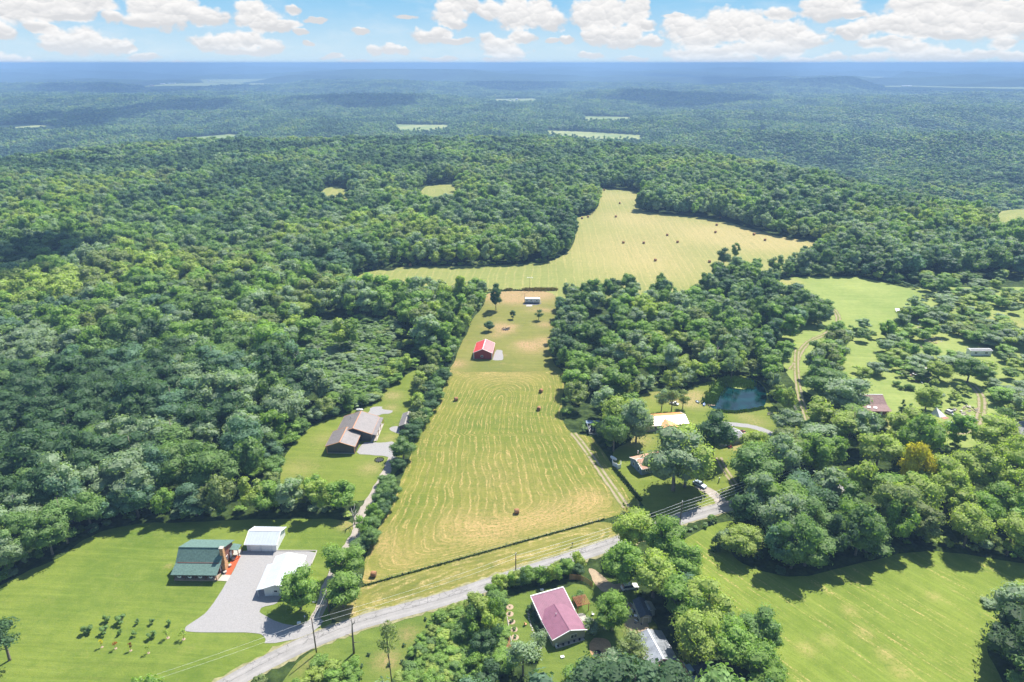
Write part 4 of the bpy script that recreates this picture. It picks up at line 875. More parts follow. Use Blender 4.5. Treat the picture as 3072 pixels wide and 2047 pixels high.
# a closed front of trees along the lawns
EX, EY, ER, EH = [], [], [], []
for poly, sp_, rr_, hr_ in ((LAWN_LEFT, 6.0, (3.8, 6.2), (11, 19)), (RLAWN, 6.5, (4.4, 7.0), (12, 18)), (BROWN, 5.5, (3.0, 4.6), (6, 11)), (FARHAY, 7.5, (3.8, 6.0), (11, 17)), (UPPER, 6.0, (3.2, 4.8), (8, 14)), (YARD2, 6.0, (3.0, 4.8), (8, 13)), (PASTURE, 7.5, (3.4, 5.2), (7, 12))):
    L_ = list(poly)+[poly[0]]
    for a_, b_ in zip(L_[:-1], L_[1:]):
        D_ = math.dist(a_, b_); k_ = max(1, int(D_/sp_)); ux, uy = (b_[0]-a_[0])/max(D_, .01), (b_[1]-a_[1])/max(D_, .01)
        for j in range(k_):
            t_ = (j+rng.uniform(.2, .8))/k_; r1 = rng.uniform(*rr_)
            for s_ in (-1, 1):
                o_ = r1*.55*s_; px_, py_ = a_[0]+(b_[0]-a_[0])*t_-uy*o_, a_[1]+(b_[1]-a_[1])*t_+ux*o_
                if not inside(poly, np.array([px_]), np.array([py_]))[0]: EX.append(px_); EY.append(py_); ER.append(r1); EH.append(rng.uniform(*hr_))
EX, EY, ER, EH = map(np.array, (EX, EY, ER, EH)); eo = in_view(EX, EY) & (EY > 84) & ~in_clear(EX, EY, ER); EX, EY, ER, EH = EX[eo], EY[eo], ER[eo], EH[eo]
ew = np.full(EX.shape, -1)
for i, w in enumerate(WOODS): ew = np.where((ew < 0) & inside(w[1], EX, EY), i, ew)
dm = np.hypot(X[:, None]-EX, Y[:, None]-EY).min(1) if len(EX) else np.full(X.shape, 99)
ok &= dm > rad_*.55+1.0
X, Y, rad_, hh, wood = (np.concatenate([a_[ok], b_]) for a_, b_ in ((X, EX), (Y, EY), (rad_, ER), (hh, EH), (wood, ew))); ok = np.ones(X.shape, bool)
X, Y, rad_, hh, wood = X[ok], Y[ok], rad_[ok], hh[ok], wood[ok]
if TREES:
    nt_ = np.array(TREES); big_ = nt_[nt_[:, 2] > 2]; dd = np.hypot(X[:, None]-big_[:, 0], Y[:, None]-big_[:, 1]); k_ = (dd > (rad_[:, None]*.45+big_[:, 2]*.62)).all(1)
    X, Y, rad_, hh, wood = X[k_], Y[k_], rad_[k_], hh[k_], wood[k_]
# shrubby middle of the left clearing with vine-clad stems
vine = P(at, (690, 750), (900, 735), (965, 830), (900, 950), (770, 930), (680, 860)); inv = inside(vine, X, Y) & (rng.random(X.shape) < .85)
w5 = (wood == 5); drop = w5 & (fbm(X/26+5, Y/30, 2) > .2); X, Y, rad_, hh, wood, inv = (a_[~drop] for a_ in (X, Y, rad_, hh, wood, inv))
rad_[inv] = rng.uniform(2.8, 4.2, inv.sum()); hh[inv] = rng.uniform(3, 5.5, inv.sum())
# colours in drifts
def tints(x, y):
    a = fbm(x/120, y/160, 3); b = rng.random(x.shape)*.66+.12+a*1.35-.22*sstep(450, 900, np.hypot(x, y)); o = np.empty(x.shape, int)
    th = [.03, .14, .36, .54, .74, .84]
    order = [3, 4, 2, 5, 1, 6, 0]   # dark, blue, mid, grey, bright, olive, yellow
    o[:] = order[-1]
    for t_, c_ in list(zip(th, order))[::-1]: o = np.where(b < t_, c_, o)
    return o
ti = tints(X, Y); ti = np.where(wood == 5, rng.choice([5, 1, 1, 0, 5, 2], X.shape), ti)
key = rad_/depth_of(X, Y, 10)*np.where(inv, .5, 1)
infr = np.array([(-20 < screen(x, y, 12)[0] < 2373) and (screen(x, y, 14)[1] < 1590) for x, y in zip(X, Y)])
key = np.where(infr, key, 0)
n_ind = 300-sum(1 for t_ in TREES if t_[2] > 1.6)-sum(1 for a in AUTO if a[9] == 'tree')
sel = np.argsort(-key)[:max(0, n_ind)]; selm = np.zeros(X.shape, bool); selm[sel] = True
for i in sel:
    AUTO.append((X[i], Y[i], rad_[i], hh[i], ['round', 'tall', 'round', 'loose'][int(rng.choice(4, p=[.46, .30, .20, .04]))] if not inv[i] else 'bush', CN[ti[i]], 'tree', WOODS[wood[i]][0] if wood[i] >= 0 else 'in the outlying wood', 'deciduous_tree', 'tree', 'trees '+(WOODS[wood[i]][0] if wood[i] >= 0 else 'in the outlying wood')))
# labels: look first, then the place, then the order from the left among those alike
NUM = ['leftmost', 'second from left', 'third from left', 'fourth from left', 'fifth from left', 'sixth from left', 'seventh from left', 'eighth from left', 'ninth from left', 'tenth from left', 'eleventh from left', 'twelfth from left', 'thirteenth from left', 'fourteenth from left', 'fifteenth from left', 'sixteenth from left', 'seventeenth from left', 'eighteenth from left', 'nineteenth from left', 'twentieth from left']
fam = {}
for a in AUTO:
    small = a[9] == 'shrub'
    size = ('low' if a[3] < 2.6 else 'tall') if small else ('slender' if a[4] in ('tall', 'loose') else ('broad' if a[2] > 5.0 else 'small' if a[3] < 8 else 'domed'))
    fam.setdefault((size, a[5], a[6], a[7]), []).append(a)
for (size, colr, what, where), L in fam.items():
    L.sort(key=lambda a: screen(a[0], a[1], 8)[0]); N = len(L)
    for i, a in enumerate(L):
        lab = f'{size} {colr} {what} {where}'
        if N > 1:
            if N <= 3: o = ['leftmost', 'rightmost'][i] if N == 2 else ['leftmost', 'middle one', 'rightmost'][i]
            elif i < N/2: o = NUM[i] if i < len(NUM) else f'number {i+1} from left'
            else: o = 'rightmost' if i == N-1 else (NUM[N-1-i].replace('left', 'right') if N-1-i < len(NUM) else f'number {N-i} from right')
            lab = f'{lab}, {o}'
        plant(a[4] if a[4] != 'bush' or a[9] == 'shrub' else 'bush', a[0], a[1], a[2], a[3], colr, lab, a[9], a[8], a[10])

# ---- the rest of the woodland: one mass, trees as instances of shared shapes
def proto_coll():
    c = bpy.data.collections.new('woodland_shapes'); specs = []
    for i in range(5): specs.append(('A', dict(seed=900+i, lobes=17, cards=1500, card=.85, core=.86, h=[16, 17, 15, 18, 16][i], rad=[5.6, 4.8, 5.8, 4.6, 5.2][i], low=.08, shape=['round', 'tall'][i % 2])))
    for i in range(5): specs.append(('B', dict(seed=920+i, lobes=9, cards=420, card=1.5, core=.92, h=[16, 17, 15, 18, 16][i], rad=[5.6, 4.8, 5.8, 4.6, 5.2][i], low=.05, shape=['round', 'tall'][i % 2])))
    for i in range(4): specs.append(('C', dict(seed=940+i, lobes=5, cards=70, card=2.6, h=16, rad=5.6, low=.0, shape='round', core=.98)))
    for i, (l, k) in enumerate(specs):
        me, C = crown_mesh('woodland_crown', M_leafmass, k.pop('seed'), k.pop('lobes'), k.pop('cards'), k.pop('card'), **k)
        o = bpy.data.objects.new('wood_shape_%02d' % i, me); c.objects.link(o)
    return c
PC = proto_coll()
pts, scl, idx_, rot_, tnt = [], [], [], [], []
def add_mass(x, y, z, r_, h_, lod, ti_, dull=0):
    lo, nn = {'A': (0, 5), 'B': (5, 5), 'C': (10, 4)}[lod]
    k = rng.integers(0, nn, x.shape)+lo; pts.append(np.stack([x, y, z], 1)); s_ = r_/5.4
    scl.append(np.stack([s_, s_, h_/16.2], 1)); idx_.append(k); rot_.append(rng.uniform(0, 6.28, x.shape))
    pal = np.array([PAL[c_] for c_ in CN]); t_ = pal[ti_]*rng.uniform(.82, 1.18, (len(x), 1)); tnt.append(t_)
m = ~selm; add_mass(X[m], Y[m], np.zeros(m.sum()), rad_[m], hh[m], 'A', ti[m])
# undergrowth and edge shrubs all along the wood margins
X2, Y2 = jitter(3.6, -480, 480, 84, 480); r2 = rng.uniform(1.3, 2.6, X2.shape); ok = in_view(X2, Y2) & ~in_clear(X2, Y2, r2*1.25)
near_edge = np.zeros(X2.shape, bool)
for c in CLEAR[:16]:
    d = edge_dist(c, X2, Y2)[0]; near_edge |= (d < 7.0) & ~inside(c, X2, Y2)
ok &= near_edge & (rng.random(X2.shape) < .62)
add_mass(X2[ok], Y2[ok], np.zeros(ok.sum()), r2[ok], rng.uniform(1.6, 4.4, ok.sum()), 'B', np.clip(tints(X2[ok], Y2[ok]), 0, 6))
X2, Y2 = jitter(1.9, -30, 15, 80, 145); ok = inside(SCRUB, X2, Y2); r2 = rng.uniform(1.2, 2.3, X2.shape)
add_mass(X2[ok], Y2[ok], np.zeros(ok.sum()), r2[ok], rng.uniform(1.4, 3.4, ok.sum()), 'A', rng.choice([1, 1, 2, 1, 0], ok.sum()))
X2, Y2 = jitter(2.6, -140, -60, 250, 420); ok = inside(vine, X2, Y2) & ~in_clear(X2, Y2, np.full(X2.shape, 2.0)); r2 = rng.uniform(1.6, 3.0, X2.shape)
add_mass(X2[ok], Y2[ok], np.zeros(ok.sum()), r2[ok], rng.uniform(1.5, 4.0, ok.sum()), 'A', rng.choice([5, 5, 2, 1], ok.sum()))
for (sp_, a, b, lod, rs_) in [(9.9, 600, 1000, 'A', (5.2, 9.0)), (10.2, 1000, 1700, 'B', (5.6, 9.0)), (11.0, 1700, 2600, 'C', (6.2, 9.2)), (14, 2600, 4200, 'C', (8, 11.5)), (21, 4200, 6500, 'C', (12, 16))]:
    x, y = jitter(sp_, -b*.8, b*.8, a*.62, b); d = np.hypot(x, y); ok = (d >= a) & (d < b) & in_view(x, y, 1.04)
    x, y = x[ok], y[ok]; r_ = rng.uniform(*rs_, x.shape)
    bad = in_clear(x, y, r_) if a < 1600 else np.zeros(x.shape, bool)
    for f in CLEAR_FAR: bad |= inside(f, x, y)
    gap = fbm(x/260+7, y/260, 3) > .60
    bad |= gap & (a > 1000) & (rng.random(x.shape) < .8)
    x, y, r_ = x[~bad], y[~bad], r_[~bad]
    h_ = rng.uniform(13, 23, x.shape)*(1+.25*fbm(x/60, y/60+9, 2))*(1 if b < 2600 else 1.1)
    add_mass(x, y, height(x, y)-.3, r_, h_, lod, tints(x, y))
pts = np.concatenate(pts); scl = np.concatenate(scl); idx_ = np.concatenate(idx_); rot_ = np.concatenate(rot_); tnt = np.concatenate(tnt)
me = bpy.data.meshes.new('woodland'); me.vertices.add(len(pts)); me.vertices.foreach_set('co', pts.astype(np.float32).ravel())
a = me.attributes.new('sc', 'FLOAT_VECTOR', 'POINT'); a.data.foreach_set('vector', scl.astype(np.float32).ravel())
a = me.attributes.new('ix', 'INT', 'POINT'); a.data.foreach_set('value', idx_.astype(np.int32))
a = me.attributes.new('rz', 'FLOAT', 'POINT'); a.data.foreach_set('value', rot_.astype(np.float32))
a = me.attributes.new('tint', 'FLOAT_VECTOR', 'POINT'); a.data.foreach_set('vector', tnt.astype(np.float32).ravel())
woodland = link('woodland', me); woodland['kind'] = 'stuff'; woodland['label'] = 'unbroken broadleaf forest covering the hills to the horizon'; woodland['category'] = 'forest'
ng = bpy.data.node_groups.new('plant_woodland', 'GeometryNodeTree')
ng.interface.new_socket('Geometry', in_out='INPUT', socket_type='NodeSocketGeometry'); ng.interface.new_socket('Geometry', in_out='OUTPUT', socket_type='NodeSocketGeometry')
N_ = ng.nodes; gi = N_.new('NodeGroupInput'); go = N_.new('NodeGroupOutput'); ip = N_.new('GeometryNodeInstanceOnPoints'); ci = N_.new('GeometryNodeCollectionInfo')
ci.inputs['Collection'].default_value = PC; ci.inputs['Separate Children'].default_value = True; ci.inputs['Reset Children'].default_value = True
def named(nm, ty):
    q = N_.new('GeometryNodeInputNamedAttribute'); q.data_type = ty; q.inputs['Name'].default_value = nm; return q.outputs['Attribute']
cx_ = N_.new('ShaderNodeCombineXYZ'); ng.links.new(named('rz', 'FLOAT'), cx_.inputs[2])
ng.links.new(gi.outputs[0], ip.inputs['Points']); ng.links.new(ci.outputs[0], ip.inputs['Instance']); ip.inputs['Pick Instance'].default_value = True
ng.links.new(named('ix', 'INT'), ip.inputs['Instance Index']); ng.links.new(cx_.outputs[0], ip.inputs['Rotation']); ng.links.new(named('sc', 'FLOAT_VECTOR'), ip.inputs['Scale'])
ng.links.new(ip.outputs[0], go.inputs[0])
md = woodland.modifiers.new('plant', 'NODES'); md.node_group = ng
print('woodland instances', len(pts), 'individual', len(TREES), 'auto', len(AUTO))

# ================================================================ BUILDINGS
M_white = plain('white_paint', (.78, .78, .77), .55, .06, .6)
M_glass = plain('window_glass', (.035, .045, .06), .12, .1, .5, spec=.6)
M_dark = plain('dark_void', (.02, .02, .022), .9, .1)
M_black = plain('black_rubber', (.03, .03, .032), .7, .2, 3)
M_steel = plain('galvanised_steel', (.45, .46, .48), .4, .12, 2, metal=.7)
M_wood = plain('weathered_timber', (.32, .24, .17), .9, .3, 3, bump=.4)
M_pole = plain('creosoted_pole', (.17, .13, .10), .9, .3, 2, bump=.4)
M_greenshingle = plain('green_shingles', (.105, .175, .15), .9, .28, 2.2, bump=.6)
M_log = ribbed('stained_logs', (.20, .085, .06), 2, .28, .8, rib=.45, spec=.2)
M_whitewall = ribbed('white_steel_siding', (.70, .71, .73), 0, .35, .5, rib=.16)
M_whiteroof = ribbed('white_steel_roof', (.44, .48, .52), 0, .9, .6, rib=.14, dirt=.06)
M_whiteroofY = ribbed('white_steel_roof_long', (.46, .50, .54), 1, .9, .6, rib=.12, dirt=.06)
M_brownwall = ribbed('charcoal_steel_siding', (.075, .07, .072), 0, .3, .5, rib=.3)
M_brownroof = ribbed('charcoal_steel_roof', (.20, .175, .165), 1, .6, .36, rib=.25, spec=.6)
M_copper = plain('copper_trim', (.55, .25, .11), .45, .12, 1, spec=.5)
M_redwall = ribbed('barn_red_siding', (.30, .028, .025), 0, .3, .55, rib=.3)
M_redroof = ribbed('barn_red_roof', (.62, .06, .06), 1, .55, .34, rib=.25, spec=.8)
M_purple = ribbed('plum_steel_roof', (.25, .105, .155), 0, .42, .6, rib=.4, spec=.3)
M_purpleY = ribbed('plum_steel_roof_long', (.25, .105, .155), 1, .42, .55, rib=.4, spec=.35)
M_beige = ribbed('beige_siding', (.44, .40, .33), 2, .22, .8, rib=.12)
M_bluewall = ribbed('slate_blue_siding', (.16, .21, .27), 2, .2, .7, rib=.2)
M_tanroof = plain('tan_shingles', (.46, .27, .19), .9, .18, 2.5, bump=.5)
M_orange = ribbed('orange_steel_roof', (.80, .36, .14), 0, .5, .30, rib=.12, spec=1.0)
M_greyroof = plain('grey_membrane_roof', (.20, .20, .205), .8, .22, .8, bump=.2)
M_greywall = plain('grey_green_wall', (.33, .34, .29), .8, .12, .6)
M_brick = ribbed('red_brick', (.24, .10, .07), 2, .15, .9, rib=.35, dirt=.35)
M_brownshingle = plain('faded_maroon_shingles', (.26, .17, .155), .9, .2, 1.2, bump=.4)
M_silver = ribbed('galvanised_roof', (.32, .34, .37), 0, .3, .35, metal=.5, rib=.5, dirt=.35)
M_rust = ribbed('rusty_roof', (.34, .155, .10), 0, .3, .7, rib=.35, dirt=.35)
M_redrust = ribbed('red_painted_roof', (.36, .10, .085), 0, .3, .6, rib=.2, dirt=.2)
M_blueshed = plain('dark_blue_shingles', (.06, .075, .10), .9, .3, 2, bump=.4)
M_stone = plain('chimney_stone', (.50, .28, .13), .9, .4, 2.5, bump=.8)

def slab(name, par, mat, pts, th=.12):
    a, b, c, d = [Vector(p) for p in pts]; nrm = (b-a).cross(d-a).normalized()
    if nrm.z < 0: nrm = -nrm
    lo = [p-nrm*th for p in (a, b, c, d)]; V = [a, b, c, d]+lo
    return link(name, mesh(name, V, [(0, 1, 2, 3), (7, 6, 5, 4), (0, 4, 5, 1), (1, 5, 6, 2), (2, 6, 7, 3), (3, 7, 4, 0)], mat), par)
def beam(name, par, mat, a, b, w=.14, h=None):
    a, b = Vector(a), Vector(b); d = b-a; L = d.length; h = h or w
    q = d.to_track_quat('X', 'Z'); me = box('_t', None, mat, (0, 0, 0), (round(L, 2), w, h)); me_d = me.data; bpy.data.objects.remove(me)
    o = link(name, me_d, par, (a+b)/2); o.rotation_mode = 'QUATERNION'; o.rotation_quaternion = q; return o
def prism(name, par, mat, x0, x1, y0, y1, h, rise=0, ridge='y', rp=.5, z0=0):
    if not rise: return box(name, par, mat, ((x0+x1)/2, (y0+y1)/2, (z0+h)/2), (x1-x0, y1-y0, h-z0))
    if ridge == 'y':
        xm = x0+(x1-x0)*rp; V = [(x0, y0, z0), (x1, y0, z0), (x1, y0, h), (xm, y0, h+rise), (x0, y0, h), (x0, y1, z0), (x1, y1, z0), (x1, y1, h), (xm, y1, h+rise), (x0, y1, h)]
    else:
        ym = y0+(y1-y0)*rp; V = [(x1, y0, z0), (x1, y1, z0), (x1, y1, h), (x1, ym, h+rise), (x1, y0, h), (x0, y0, z0), (x0, y1, z0), (x0, y1, h), (x0, ym, h+rise), (x0, y0, h)]
    F = [(0, 1, 2, 3, 4), (9, 8, 7, 6, 5), (1, 6, 7, 2), (0, 4, 9, 5), (0, 5, 6, 1), (2, 7, 8, 3), (3, 8, 9, 4)]
    return link(name, mesh(name, V, F, mat), par)
def gable(par, x0, x1, y0, y1, h, rise, wall, roof, ridge='y', over=.35, trim=None, rp=.5, th=.10, roof2=None, z0=0, cap=True, capm=None, front_only=False):
    prism('wall', par, wall, x0, x1, y0, y1, h, rise, ridge, rp, z0)
    o = over
    if ridge == 'y':
        xm = x0+(x1-x0)*rp; s1 = rise/(xm-x0); s2 = rise/(x1-xm); e = .06+th
        Lr = [(x0-o, y0-o, h-s1*o+e), (xm, y0-o, h+rise+e), (xm, y1+o, h+rise+e), (x0-o, y1+o, h-s1*o+e)]
        Rr = [(xm, y0-o, h+rise+e), (x1+o, y0-o, h-s2*o+e), (x1+o, y1+o, h-s2*o+e), (xm, y1+o, h+rise+e)]
        ra, rb = (xm, y0-o-.01, h+rise+e+.02), (xm, y1+o+.01, h+rise+e+.02)
    else:
        ym = y0+(y1-y0)*rp; s1 = rise/(ym-y0); s2 = rise/(y1-ym); e = .06+th
        Lr = [(x0-o, y0-o, h-s1*o+e), (x1+o, y0-o, h-s1*o+e), (x1+o, ym, h+rise+e), (x0-o, ym, h+rise+e)]
        Rr = [(x0-o, ym, h+rise+e), (x1+o, ym, h+rise+e), (x1+o, y1+o, h-s2*o+e), (x0-o, y1+o, h-s2*o+e)]
        ra, rb = (x0-o-.01, ym, h+rise+e+.02), (x1+o+.01, ym, h+rise+e+.02)
    r1 = slab('roof', par, roof, Lr, th); r2 = slab('roof', par, roof2 or roof, Rr, th)
    if cap: beam('ridge_cap', par, capm or trim or roof, ra, rb, .28, .06)
    if trim:
        for q in (Lr, Rr):
            V = [Vector(p) for p in q]; u = .0
            if ridge == 'y': ed = [(V[0], V[1]), (V[2], V[3])]
            else: ed = [(V[0], V[3]), (V[1], V[2])]
            for a, b in ed[:(1 if front_only else 2)]: beam('barge_board', par, trim, a+Vector((0, 0, -.07)), b+Vector((0, 0, -.07)), .16, .22)
            if q is Rr and ridge == 'x': continue
            lo = (V[0], V[3]) if (ridge == 'y' and q is Lr) else (V[1], V[2]) if ridge == 'y' else (V[0], V[1]) if q is Lr else (V[2], V[3])
            beam('gutter', par, trim, lo[0]+Vector((0, 0, -.12)), lo[1]+Vector((0, 0, -.12)), .14, .14)
    return r1, r2
def opening(par, kind, face, u, z, w, h, base, frame=None, pane=None):
    """window or door set on a wall. base = wall plane coordinate"""
    fm, pm = frame or M_white, pane or (M_glass if kind == 'window' else M_white)
    ax = face in ('front', 'back'); sgn = -1 if face in ('front', 'left') else 1
    def C(d): return (u, base+sgn*d, z) if ax else (base+sgn*d, u, z)
    def S(a, b, t): return (a, t, b) if ax else (t, a, b)
    f = box(kind, par, fm, C(.03), S(w+.2, h+.2, .10))
    box('pane' if kind == 'window' else 'panel', f, pm, tuple(Vector(C(.095))-Vector(C(.03))), S(w, h, .05))
    if kind == 'window' and w > .9: box('mullion', f, fm, tuple(Vector(C(.125))-Vector(C(.03))), S(.07, h, .03))
    return f

# --- log house with green shingles
t = thing('log_house', 'dark red log house with green shingle roof and long front porch', 'house', (-91.5, 147.0, 0), R(-1))
prism('wall', t, M_log, .2, 11.6, 2.6, 11.6, 3.9)
W = 11.75; sec = [(-.7, 2.55), (2.6, 3.75), (5.6, 6.7), (12.3, 4.0)]
V = []
for x in (.2, 11.6): V += [(x, 2.6, 3.6), (x, 5.6, 6.55), (x, 11.6, 4.1)]
link('gable_wall', mesh('gable_wall', V, [(0, 2, 1), (3, 4, 5), (0, 3, 5, 2)], M_log), t)
for i in range(3):
    (ya, za), (yb, zb_) = sec[i], sec[i+1]; slab('roof', t, M_greenshingle, [(-.3, ya, za), (W+.4, ya, za), (W+.4, yb, zb_), (-.3, yb, zb_)], .14)
beam('ridge_cap', t, M_greenshingle, (-.3, 5.6, 6.73), (W+.4, 5.6, 6.73), .3, .06)
box('porch_floor', t, M_wood, (5.85, 1.25, .25), (11.7, 2.7, .5))
for i in range(5): box('post', t, M_log, (.15+i*2.85, -.02, 1.5), (.17, .17, 2.1))
for i in range(4):
    beam('railing', t, M_log, (.2+i*2.85, -.02, 1.25), (2.95+i*2.85, -.02, 1.25), .07, .08)
    V_, F_ = [], []
    for k in range(9):
        a = math.pi*k/8; V_ += [(1.6+i*2.85-.55*math.cos(a), -.10, 1.62-.62*math.sin(a)), (1.6+i*2.85-.2*math.cos(a), -.10, 1.62-.22*math.sin(a))]
    V_ += [(v[0], v[1]+.03, v[2]) for v in V_]
    for k in range(8): F_ += [(2*k, 2*k+1, 2*k+3, 2*k+2), (18+2*k, 18+2*k+2, 18+2*k+3, 18+2*k+1)]
    tag(link('bunting_fan', mesh('bunting_fan', [Vector(v) for v in V_], F_, M_white), None), ['leftmost', 'second from left', 'third from left', 'rightmost'][i]+' white fan bunting on the log house porch rail', 'bunting', 'fan buntings on the porch rail').matrix_world = Matrix.Translation((-91.5, 146.98, 0)) @ Matrix.Rotation(R(-1), 4, 'Z')
# chimney: tapering stone stack on the right gable
V = []
for z, a, b in ((0, 1.1, .55), (2.2, .95, .55), (3.2, .6, .5), (7.4, .5, .45)):
    V += [(12.05-b, 4.6-a, z), (12.05+b, 4.6-a, z), (12.05+b, 4.6+a, z), (12.05-b, 4.6+a, z)]
F = [(0, 3, 2, 1), (12, 13, 14, 15)]+[(4*k+i, 4*k+(i+1) % 4, 4*k+4+(i+1) % 4, 4*k+4+i) for k in range(3) for i in range(4)]
chm = link('chimney', mesh('chimney', V, F, M_stone), t); box('chimney_cap', chm, M_conc, (12.05, 4.6, 7.47), (1.15, 1.2, .14))
slab('side_porch_roof', t, M_greenshingle, [(11.7, 9.2, 3.1), (14.1, 9.2, 2.9), (14.1, 12.0, 2.7), (11.7, 12.0, 3.0)], .12)
for yy in (9.4, 11.8): box('post', t, M_log, (13.95, yy, 1.4), (.16, .16, 2.8))
opening(t, 'window', 'right', 7.3, 1.8, 1.0, 1.2, 11.6); opening(t, 'window', 'right', 3.4, 1.7, .9, 1.1, 11.6); opening(t, 'door', 'right', 9.7, 1.05, .95, 2.0, 11.6)
for i in range(3): opening(t, 'window', 'front', 2.0+i*3.6, 1.8, 1.2, 1.2, 2.6)
for i, (dx, dy) in enumerate([(12.9, 5.6), (12.6, 2.9), (12.8, 8.4)]):
    tag(cyl('planter', None, M_conc, (-91.5+dx, 147+dy, .38), .42, .55, 14, .5), ['round planter beside the foot of the stone chimney', 'round planter at the front end of the red gravel bed', 'round planter below the side window of the log house'][i], 'planter', 'planters on the red gravel bed')

# --- two white steel garages
t = thing('garage', 'white steel two-bay garage with two roll-up doors facing the gravel yard', 'garage', (-76.1, 159.2, 0), R(-1.5))
gable(t, 0, 8.5, 0, 7.4, 2.6, 1.5, M_whitewall, M_whiteroof, 'x', .45, M_white)
for u in (2.4, 5.7): opening(t, 'door', 'front', u, 1.15, 2.6, 2.1, 0, pane=M_white)
opening(t, 'door', 'front', 7.7, 1.05, .8, 2.0, 0)
t = thing('pole_building', 'long white steel pole building with open lean-to side and one small dark window', 'garage', (-65.0, 141.1, 0), R(2))
gable(t, 0, 7.7, 0, 12.0, 2.75, 1.1, M_whitewall, M_whiteroofY, 'y', .35, M_white, rp=.42)
slab('lean_to_roof', t, M_whiteroofY, [(-1.9, -.35, 2.35), (-.3, -.35, 2.79), (-.3, 9.6, 2.79), (-1.9, 9.6, 2.35)], .1)
for yy in (.1, 3.2, 6.4, 9.4): box('post', t, M_white, (-1.7, yy, 1.15), (.14, .14, 2.3))
opening(t, 'window', 'front', 3.0, 1.7, .8, .45, 0)
for x_, y_, l_, r_ in ((-59.9, 164.2, 12.4, 0), (-53.9, 158.6, 10.0, 1)):
    pass
b = thing('retaining_edge', 'low pale timber edging round the back corner of the gravel yard', 'edging')
pts_ = P(c2, (1385, 374), (1812, 376), (1790, 440), (1755, 520))
for a_, c_ in zip(pts_[:-1], pts_[1:]): beam('timber', b, M_conc, (*a_, .16), (*c_, .16), .22, .26)

# --- charcoal house with copper trim
t = thing('charcoal_house', 'charcoal steel house with copper trim, stepped gables and a pale drive', 'house', (-66.4, 212.3, 0), R(-1.5))
gable(t, 0, 9.9, 0, 10.0, 3.1, 1.7, M_brownwall, M_brownroof, 'y', .45, M_copper)
gable(t, 1.2, 14.0, 9.0, 21.6, 3.1, 2.3, M_brownwall, M_brownroof, 'y', .45, M_copper)
for x_ in (.02, 9.88): box('corner_trim', t, M_copper, (x_, -.02, 1.5), (.22, .22, 3.0))
box('foundation', t, M_conc, (4.95, -.04, .12), (10.1, .16, .24))
opening(t, 'door', 'right', 4.8, 1.3, 2.6, 2.4, 9.9, M_copper, M_dark); opening(t, 'door', 'right', 1.8, 1.15, .9, 2.1, 9.9, M_copper, M_dark)
opening(t, 'window', 'right', 13.0, 1.7, 1.1, 1.2, 14.0, M_copper); opening(t, 'window', 'right', 16.5, 1.7, 1.4, 1.2, 14.0, M_copper); opening(t, 'window', 'right', 19.5, 1.7, 1.1, 1.2, 14.0, M_copper)
slab('porch_roof', t, M_brownroof, [(14.4, 8.6, 3.0), (16.0, 8.6, 2.75), (16.0, 22.0, 2.75), (14.4, 22.0, 3.0)], .1)
for yy in (8.8, 13.1, 17.4, 21.8): box('post', t, M_copper, (15.8, yy, 1.35), (.2, .2, 2.7))
box('porch_slab', t, M_conc, (15.0, 15.3, .1), (2.0, 13.2, .2))
cyl('flue', t, M_steel, (4.6, 17.5, 5.1), .14, 1.0, 8)
t = thing('storage_shed', 'small dark brown steel shed with pale eaves beside the hedgerow', 'shed', (-42.8, 228.3, 0), R(-.5))
gable(t, 0, 4.2, 0, 9.6, 2.2, .85, M_brownwall, M_brownroof, 'y', .25, M_conc); opening(t, 'door', 'front', 2.1, 1.0, 2.2, 1.9, 0, M_brownwall, plain('brown_door', (.10, .06, .05), .6))
def tank(x, y, rz, label, L=3.0, r_=.5):
    t = thing('propane_tank', label, 'propane tank', (x, y, 0), rz)
    V_, F_ = [], []; prof = [(-L/2, .05), (-L/2+.12, r_*.62), (-L/2+.35, r_*.93), (-L/2+.6, r_), (L/2-.6, r_), (L/2-.35, r_*.93), (L/2-.12, r_*.62), (L/2, .05)]
    for xx, rr in prof:
        for k in range(14): a = 2*math.pi*k/14; V_.append((xx, rr*math.cos(a), .75+rr*math.sin(a)))
    for i in range(7):
        for k in range(14): F_.append((i*14+k, i*14+(k+1) % 14, (i+1)*14+(k+1) % 14, (i+1)*14+k))
    F_ += [tuple(range(14))[::-1], tuple(98+k for k in range(14))]
    link('vessel', mesh('vessel', V_, F_, M_white, True), t); cyl('valve_dome', t, M_white, (0, 0, 1.3), .18, .22, 10)
    for s_ in (-1, 1): box('leg', t, M_conc, (s_*L*.28, 0, .15), (.25, .8, .32))
tank(-61.4, 244.0, R(2), 'white propane tank behind the charcoal house')
tank(*c6(440, 722), R(-52), 'pale propane tank standing inside the white screen fence', 3.0, .5)
# --- red barn
t = thing('barn', 'small red steel barn with white trim and a two-pane window', 'barn', (-18.1, 297.0, 0), R(-4.5))
gable(t, 0, 8.6, 0, 12.2, 3.2, 1.9, M_redwall, M_redroof, 'y', .25, M_white)
for x_ in (.0, 8.6): box('corner_trim', t, M_white, (x_, -.01, 1.6), (.26, .26, 3.2))
opening(t, 'window', 'front', 3.9, 1.5, 1.0, .8, 0)
for yy in (2.4, 6.0, 9.6): opening(t, 'door', 'right', yy, 1.35, 2.6, 2.5, 8.6, M_white, M_redwall)
